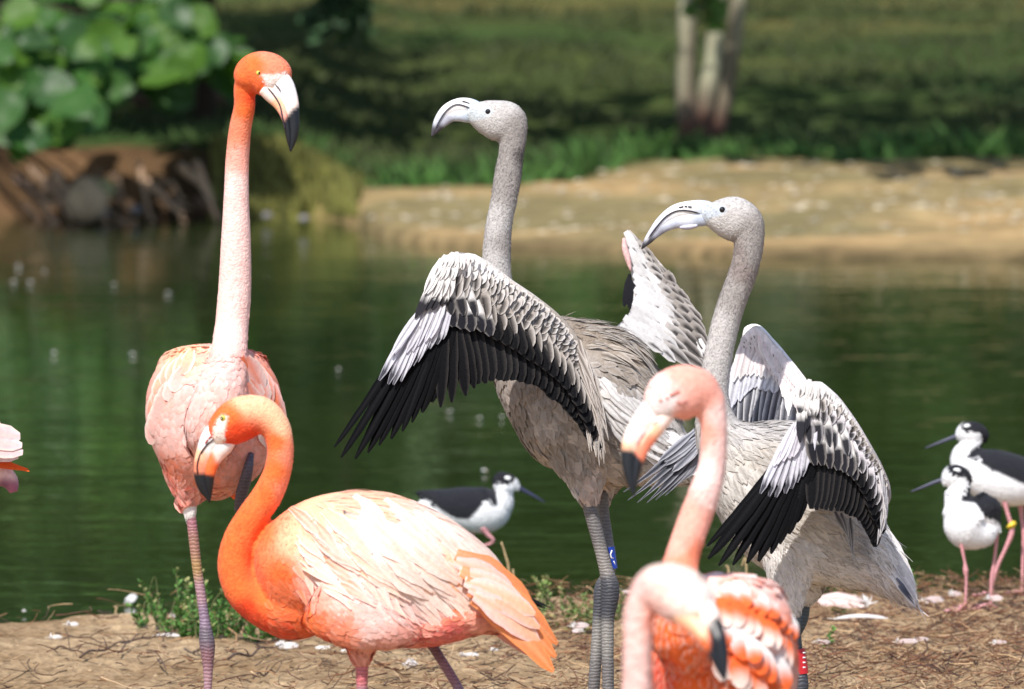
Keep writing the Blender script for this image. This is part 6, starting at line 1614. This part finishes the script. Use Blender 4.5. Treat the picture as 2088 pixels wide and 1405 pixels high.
def bank_litter():
    px, x, y = scatter_bank(36000, wfun=lambda p, y: np.interp(p, [0, 500, 900, 1300, 1700, 2088], [.05, .14, .6, .9, 1, 1]) * (.35 + .65 * (vnoise(p * .012, y * 6, 91) > .4)))
    N = len(x); pal = np.array([sc(132, 88, 64), sc(100, 66, 50), sc(170, 130, 96), sc(78, 54, 44), sc(206, 174, 136)])
    twig_cloud('straw_litter', x, y, .012 + .10 * RNG.random(N)**2.2, .0005 + .0013 * RNG.random(N)**1.6, pal[RNG.integers(0, 5, N)] * (.7 + .5 * RNG.random((N, 1))), ('dry straw, rootlets and broken twigs matting the near bank', 'straw'), lift=.042, curl=.9)
    px, x, y = scatter_bank(1000, wfun=lambda p, y: np.interp(p, [0, 300, 900, 2088], [.7, .9, .8, .6]))
    N = len(x)
    twig_cloud('rootlets', x, y, .03 + .07 * RNG.random(N)**2, .0007 + .0009 * RNG.random(N), np.tile(sc(66, 50, 42), (N, 1)) * (.7 + .6 * RNG.random((N, 1))), ('fine dark rootlets lying on the bare dirt', 'rootlets'), lift=.012, curl=1.0)
    px, x, y = scatter_bank(3000, wfun=lambda p, y: .6 + 0 * p)
    V, Q, C = pebble_cloud(np.stack([x, y, gz(x, y)], -1), .0015 + .005 * RNG.random(len(x))**3, sc(186, 160, 128)[None] * (.55 + .6 * RNG.random((len(x), 1))))
    tag(mk('bank_crumbs', V, Q, M['vcol'], None, C), 'grit and crumbs of soil on the near bank', 'grit', kind='stuff')
    rr = random.Random(11)
    for px, py, L, a in ((170, 1322, 120, .1), (210, 1340, 90, -.35), (262, 1330, 60, -1.0), (300, 1318, 110, -.2), (395, 1352, 60, .7), (330, 1368, 40, .9), (520, 1350, 110, -.4), (150, 1345, 80, .15), (545, 1380, 60, -.5), (1730, 1330, 110, .5), (1850, 1340, 140, .1), (1960, 1352, 130, -.2), (1760, 1372, 120, -.3), (2010, 1330, 90, .6), (1900, 1300, 120, .2)):
        d = 17400 * (CZ - LIP) / (py + 407); q = P(px, py, d); s = d / F
        pts = []
        for t in np.linspace(-.5, .5, 6):
            x = q[0] + L * s * t * math.cos(a); y = q[1] - L * s * t * math.sin(a) * 6 + rr.gauss(0, .006)
            y = min(y, float(edge_y(np.array(x))) - .03)
            pts.append((x, y, float(gz(x, y)) + .008 + rr.uniform(0, .012)))
        r0 = rr.uniform(.0018, .003)
        parts = [tube_w(pts, [r0, r0, r0 * .9, r0 * .8, r0 * .6, r0 * .4], 6)]
        for b in range(2):
            p0 = np.array(pts[2 + b]); p1 = p0 + np.array([rr.uniform(-.03, .04), rr.uniform(-.03, .03), rr.uniform(.004, .02)])
            parts.append(tube_w([p0, (p0 + p1) / 2 + np.array([0, 0, .003]), p1], [r0 * .6, r0 * .5, r0 * .3], 5))
        V, Fc = merge(parts)
        c = sc(88, 68, 56) if px < 1000 else sc(150, 118, 86)
        o = mk('twig', V, Fc, M['vcol'], None, np.tile(c, (len(V), 1)), at=tuple(float(v) for v in pts[0]))
        tag(o, 'dark forked twig lying on bare dirt' if px < 1000 else 'pale forked twig lying among the straw', 'twig', 'twigs on bare dirt' if px < 1000 else 'twigs among the straw')


def loose_feather(px, py, L, W, ang, rgb, label, group=None, d=None, z=None, m='down', up=.25, name='feather', tuft=True):
    """a shed feather: vane, quill and downy base"""
    if d is None:
        d = 17400 * (CZ - (LIP if z is None else z)) / (py + 407)
    q = P(px, py, d); s = d / F
    zz = (float(gz(q[0], q[1])) + (.028 if px > 1100 else .004) if z is None else z) + .006
    q = np.array([q[0], q[1], zz])
    dr = np.array([math.cos(ang), math.sin(ang), 0])
    root = empty(name, q, label, 'feather', group)
    L, W = L * .85, W * .72
    B = q - dr * L * s * .5 + np.array([0, 0, .002]); T = q + dr * L * s * .5 + np.array([0, 0, up * W * s])
    V, Q, C = feathers(B, T, np.array([0, -.75, .65]), W * s * .5, cf_plain(rgb, np.asarray(rgb) * .4 + WHT * .6, np.asarray(rgb) * .85, np.asarray(rgb) * .7, var=.05), nt=9, ns=5, cup=.35, arch=.1)
    mk('vane', V, Q, M[m], root, C)
    V, Q, Tt = tube_w([B - dr * .012, B, (B + T) / 2 + np.array([0, 0, .003])], [.0008, .0011, .0006], 6)
    mk('quill', V, [Q, Tt], M[m], root, np.tile(sc(230, 220, 205), (len(V), 1)))
    if tuft:
        N = 34; b0 = B + RNG.normal(size=(N, 3)) * W * s * .12
        t0 = b0 + RNG.normal(size=(N, 3)) * W * s * .26 + np.array([0, 0, W * s * .16]); t0[:, 2] = np.maximum(t0[:, 2], zz - .002)
        V, Q, C = feathers(b0, t0, RNG.normal(size=(N, 3)), .0016, lambda T_, S_, NN: np.broadcast_to(WHT, (NN, 3, 2, 3)), nt=3, ns=2, ridge=0)
        tag(mk('down_tuft', V, Q, M[m], root, C), kind='stuff')
    return root


def feathers_about():
    G = 'small white feathers shed on the dirt'
    for px, py, L, W, a in ((345, 1312, 50, 12, .1), (115, 1318, 30, 14, .5), (355, 1272, 16, 12, 1), (590, 1330, 44, 22, .3), (840, 1362, 40, 30, 1.2), (570, 1322, 26, 16, 2.4), (655, 1330, 34, 12, 2.6), (960, 1348, 40, 12, .2), (1010, 1330, 24, 12, 1.0), (700, 1345, 26, 12, 2), (150, 1292, 24, 14, .2)):
        loose_feather(px, py, L, W, a, WHT, 'small white feather shed on bare dirt', G)
    for px, py, L, W, a in ((1185, 1310, 46, 22, .35), (1175, 1318, 30, 18, 2.4), (1275, 1255, 40, 16, .2), (1850, 1345, 60, 18, .15), (1905, 1250, 60, 26, .4), (1950, 1240, 44, 24, .9), (2030, 1250, 40, 22, .1), (1880, 1335, 40, 14, .3), (2040, 1345, 40, 14, .5), (1680, 1345, 36, 16, .2), (1860, 1235, 34, 22, 1.3)):
        loose_feather(px, py, L * .85, W * .9, a, sc(222, 196, 192), 'pale shed feather caught in the brown straw', 'pale feathers in the straw')
    loose_feather(1715, 1255, 120, 52, 2.75, sc(244, 214, 208), 'large blush-pink shed feather with fluffy white base lying on straw')
    loose_feather(1755, 1292, 130, 13, .08, WHT, 'long narrow white feather lying flat on straw', tuft=False)
    for px, py in ((268, 1232),):
        loose_feather(px, py, 32, 26, 1.0, WHT, 'fluffy white feather floating close to the near bank', z=.0, up=.9)
    for px, py, L in ((50, 1250, 16), (985, 963, 18), (920, 842, 12), (980, 855, 12), (1022, 853, 14), (268, 725, 14), (232, 583, 14), (92, 556, 14), (60, 578, 14), (30, 577, 12), (108, 722, 14), (692, 756, 12), (345, 600, 12), (40, 545, 12)):
        loose_feather(px, py, L * .5, L * .4, random.uniform(0, 3), sc(190, 196, 206), 'tiny white down feather afloat on the green water', 'down afloat on the pond', z=.0, up=.6)


def weed(px, py, h, n, label, group, tall=0, rgb=sc(92, 138, 62)):
    d = 17400 * (CZ - LIP) / (py + 407); q = P(px, py, d); s = d / F
    z = float(gz(q[0], q[1])); b = np.array([q[0], q[1], z])
    if z < .02: b[2] = .03
    root = empty('weed', b, label, 'weed', group)
    rr = random.Random(int(px * 13 + py)); LB = []; LT = []; LC = []
    for i in range(n):
        hh = h * s * rr.uniform(.6, 1.35); lean = np.array([rr.gauss(0, .3), rr.gauss(0, .25), 1]); lean /= np.linalg.norm(lean)
        p0 = b + np.array([rr.gauss(0, .012), rr.gauss(0, .012), -.004]); p2 = p0 + lean * hh; p1 = (p0 + p2) / 2 + np.array([rr.gauss(0, .006), 0, 0])
        V, Q, T = tube_w([p0, p1, p2], [.0014, .0011, .0006], 6)
        mk('stem', V, [Q, T], M['vcol'], root, np.tile(sc(112, 116, 74) if not tall else sc(150, 130, 90), (len(V), 1)))
        K = int(14 + hh * 260)
        for k in range(K):
            t = rr.uniform(.12, 1); p = p0 * (1 - t) + p2 * t
            a = rr.random() * 6.28; L = rr.uniform(.006, .014) * (1.15 - .5 * t)
            LB.append(p); LT.append(p + np.array([math.cos(a) * L, math.sin(a) * L, L * rr.uniform(.2, 1)]))
            c = np.asarray(rgb) * rr.uniform(.6, 1.4)
            if t > .8 and rr.random() < .5: c = sc(168, 168, 110)
            LC.append(c)
    LB, LT, LC = np.array(LB), np.array(LT), np.array(LC)
    V, Q, C = feathers(LB, LT, RNG.normal(size=LB.shape) + np.array([0, -.5, .8]), .0026, lambda T, S, NN: np.broadcast_to(LC[:, None, None], (NN, 4, 3, 3)), nt=4, ns=3, ridge=0)
    tag(mk('foliage', V, Q, M['leafy'], root, C), kind='stuff')


def weeds():
    g = 'weeds by the standing leg'
    lab = 'small green leafy weed growing at the waterline by the tall flamingo\'s leg'
    for px, py, h, n in ((318, 1285, 95, 3), (345, 1290, 70, 4), (375, 1292, 105, 4), (400, 1296, 80, 5), (440, 1296, 110, 5), (455, 1300, 80, 6), (480, 1300, 90, 5), (510, 1300, 70, 6), (545, 1296, 50, 6), (370, 1302, 45, 6), (425, 1304, 50, 6), (565, 1292, 40, 5), (300, 1280, 50, 3)):
        weed(px, py, h, n, lab, g)
    g = 'weeds by the banded legs'
    lab = 'thin green weed growing at the waterline near the blue-banded legs'
    for px, py, h, n in ((1120, 1265, 90, 3), (1150, 1275, 70, 4), (1185, 1280, 80, 4), (1200, 1285, 60, 4), (1100, 1262, 50, 3), (1265, 1265, 50, 3), (1170, 1285, 45, 5), (1135, 1282, 40, 5), (1215, 1272, 50, 4)):
        weed(px, py, h, n, lab, g, rgb=sc(112, 136, 70))
    weed(1888, 1222, 62, 2, 'lone green sprig standing at the waterline between grey tail and stilts', None)
    weed(1700, 1235, 40, 4, 'low weed tuft under the drooped grey wing', None)
    weed(1690, 1345, 110, 1, 'slanting green stalk rising from straw beside the red leg band', None, tall=1)
    rr = random.Random(2)
    for pts, lab in (([(1490, 1210), (1487, 1180), (1480, 1152)], 'pale dry stalk standing behind the scalloped back'), ([(1525, 1210), (1523, 1180), (1512, 1153)], 'bent dry stalk beside a straighter one behind the scalloped back'),
                     ([(262, 1272), (248, 1258), (236, 1246), (238, 1238)], 'crooked brown twig sticking up at the lip of the dirt bank'), ([(262, 1270), (275, 1256), (290, 1250)], 'short brown twig leaning over the lip of the dirt bank'),
                     ([(1036, 1235), (1038, 1180), (1030, 1130), (1022, 1105)], 'dry seed stalk rising behind the domed pink back'), ([(1052, 1230), (1048, 1190), (1046, 1160)], 'thin seed stalk leaning right behind the domed pink back')):
        d = 16.35
        q = [P(x, y, d) for x, y in pts]
        q[0] = np.array([q[0][0], q[0][1], float(gz(q[0][0], q[0][1])) - .004])
        V, Q, T = tube_w(q, np.linspace(.0035, .0018, len(q)), 7)
        tag(mk('stalk', V, [Q, T], M['vcol'], None, np.tile(sc(168, 146, 108), (len(V), 1)), at=tuple(float(v) for v in q[0])), lab, 'stalk')


bank_litter(); feathers_about(); weeds()
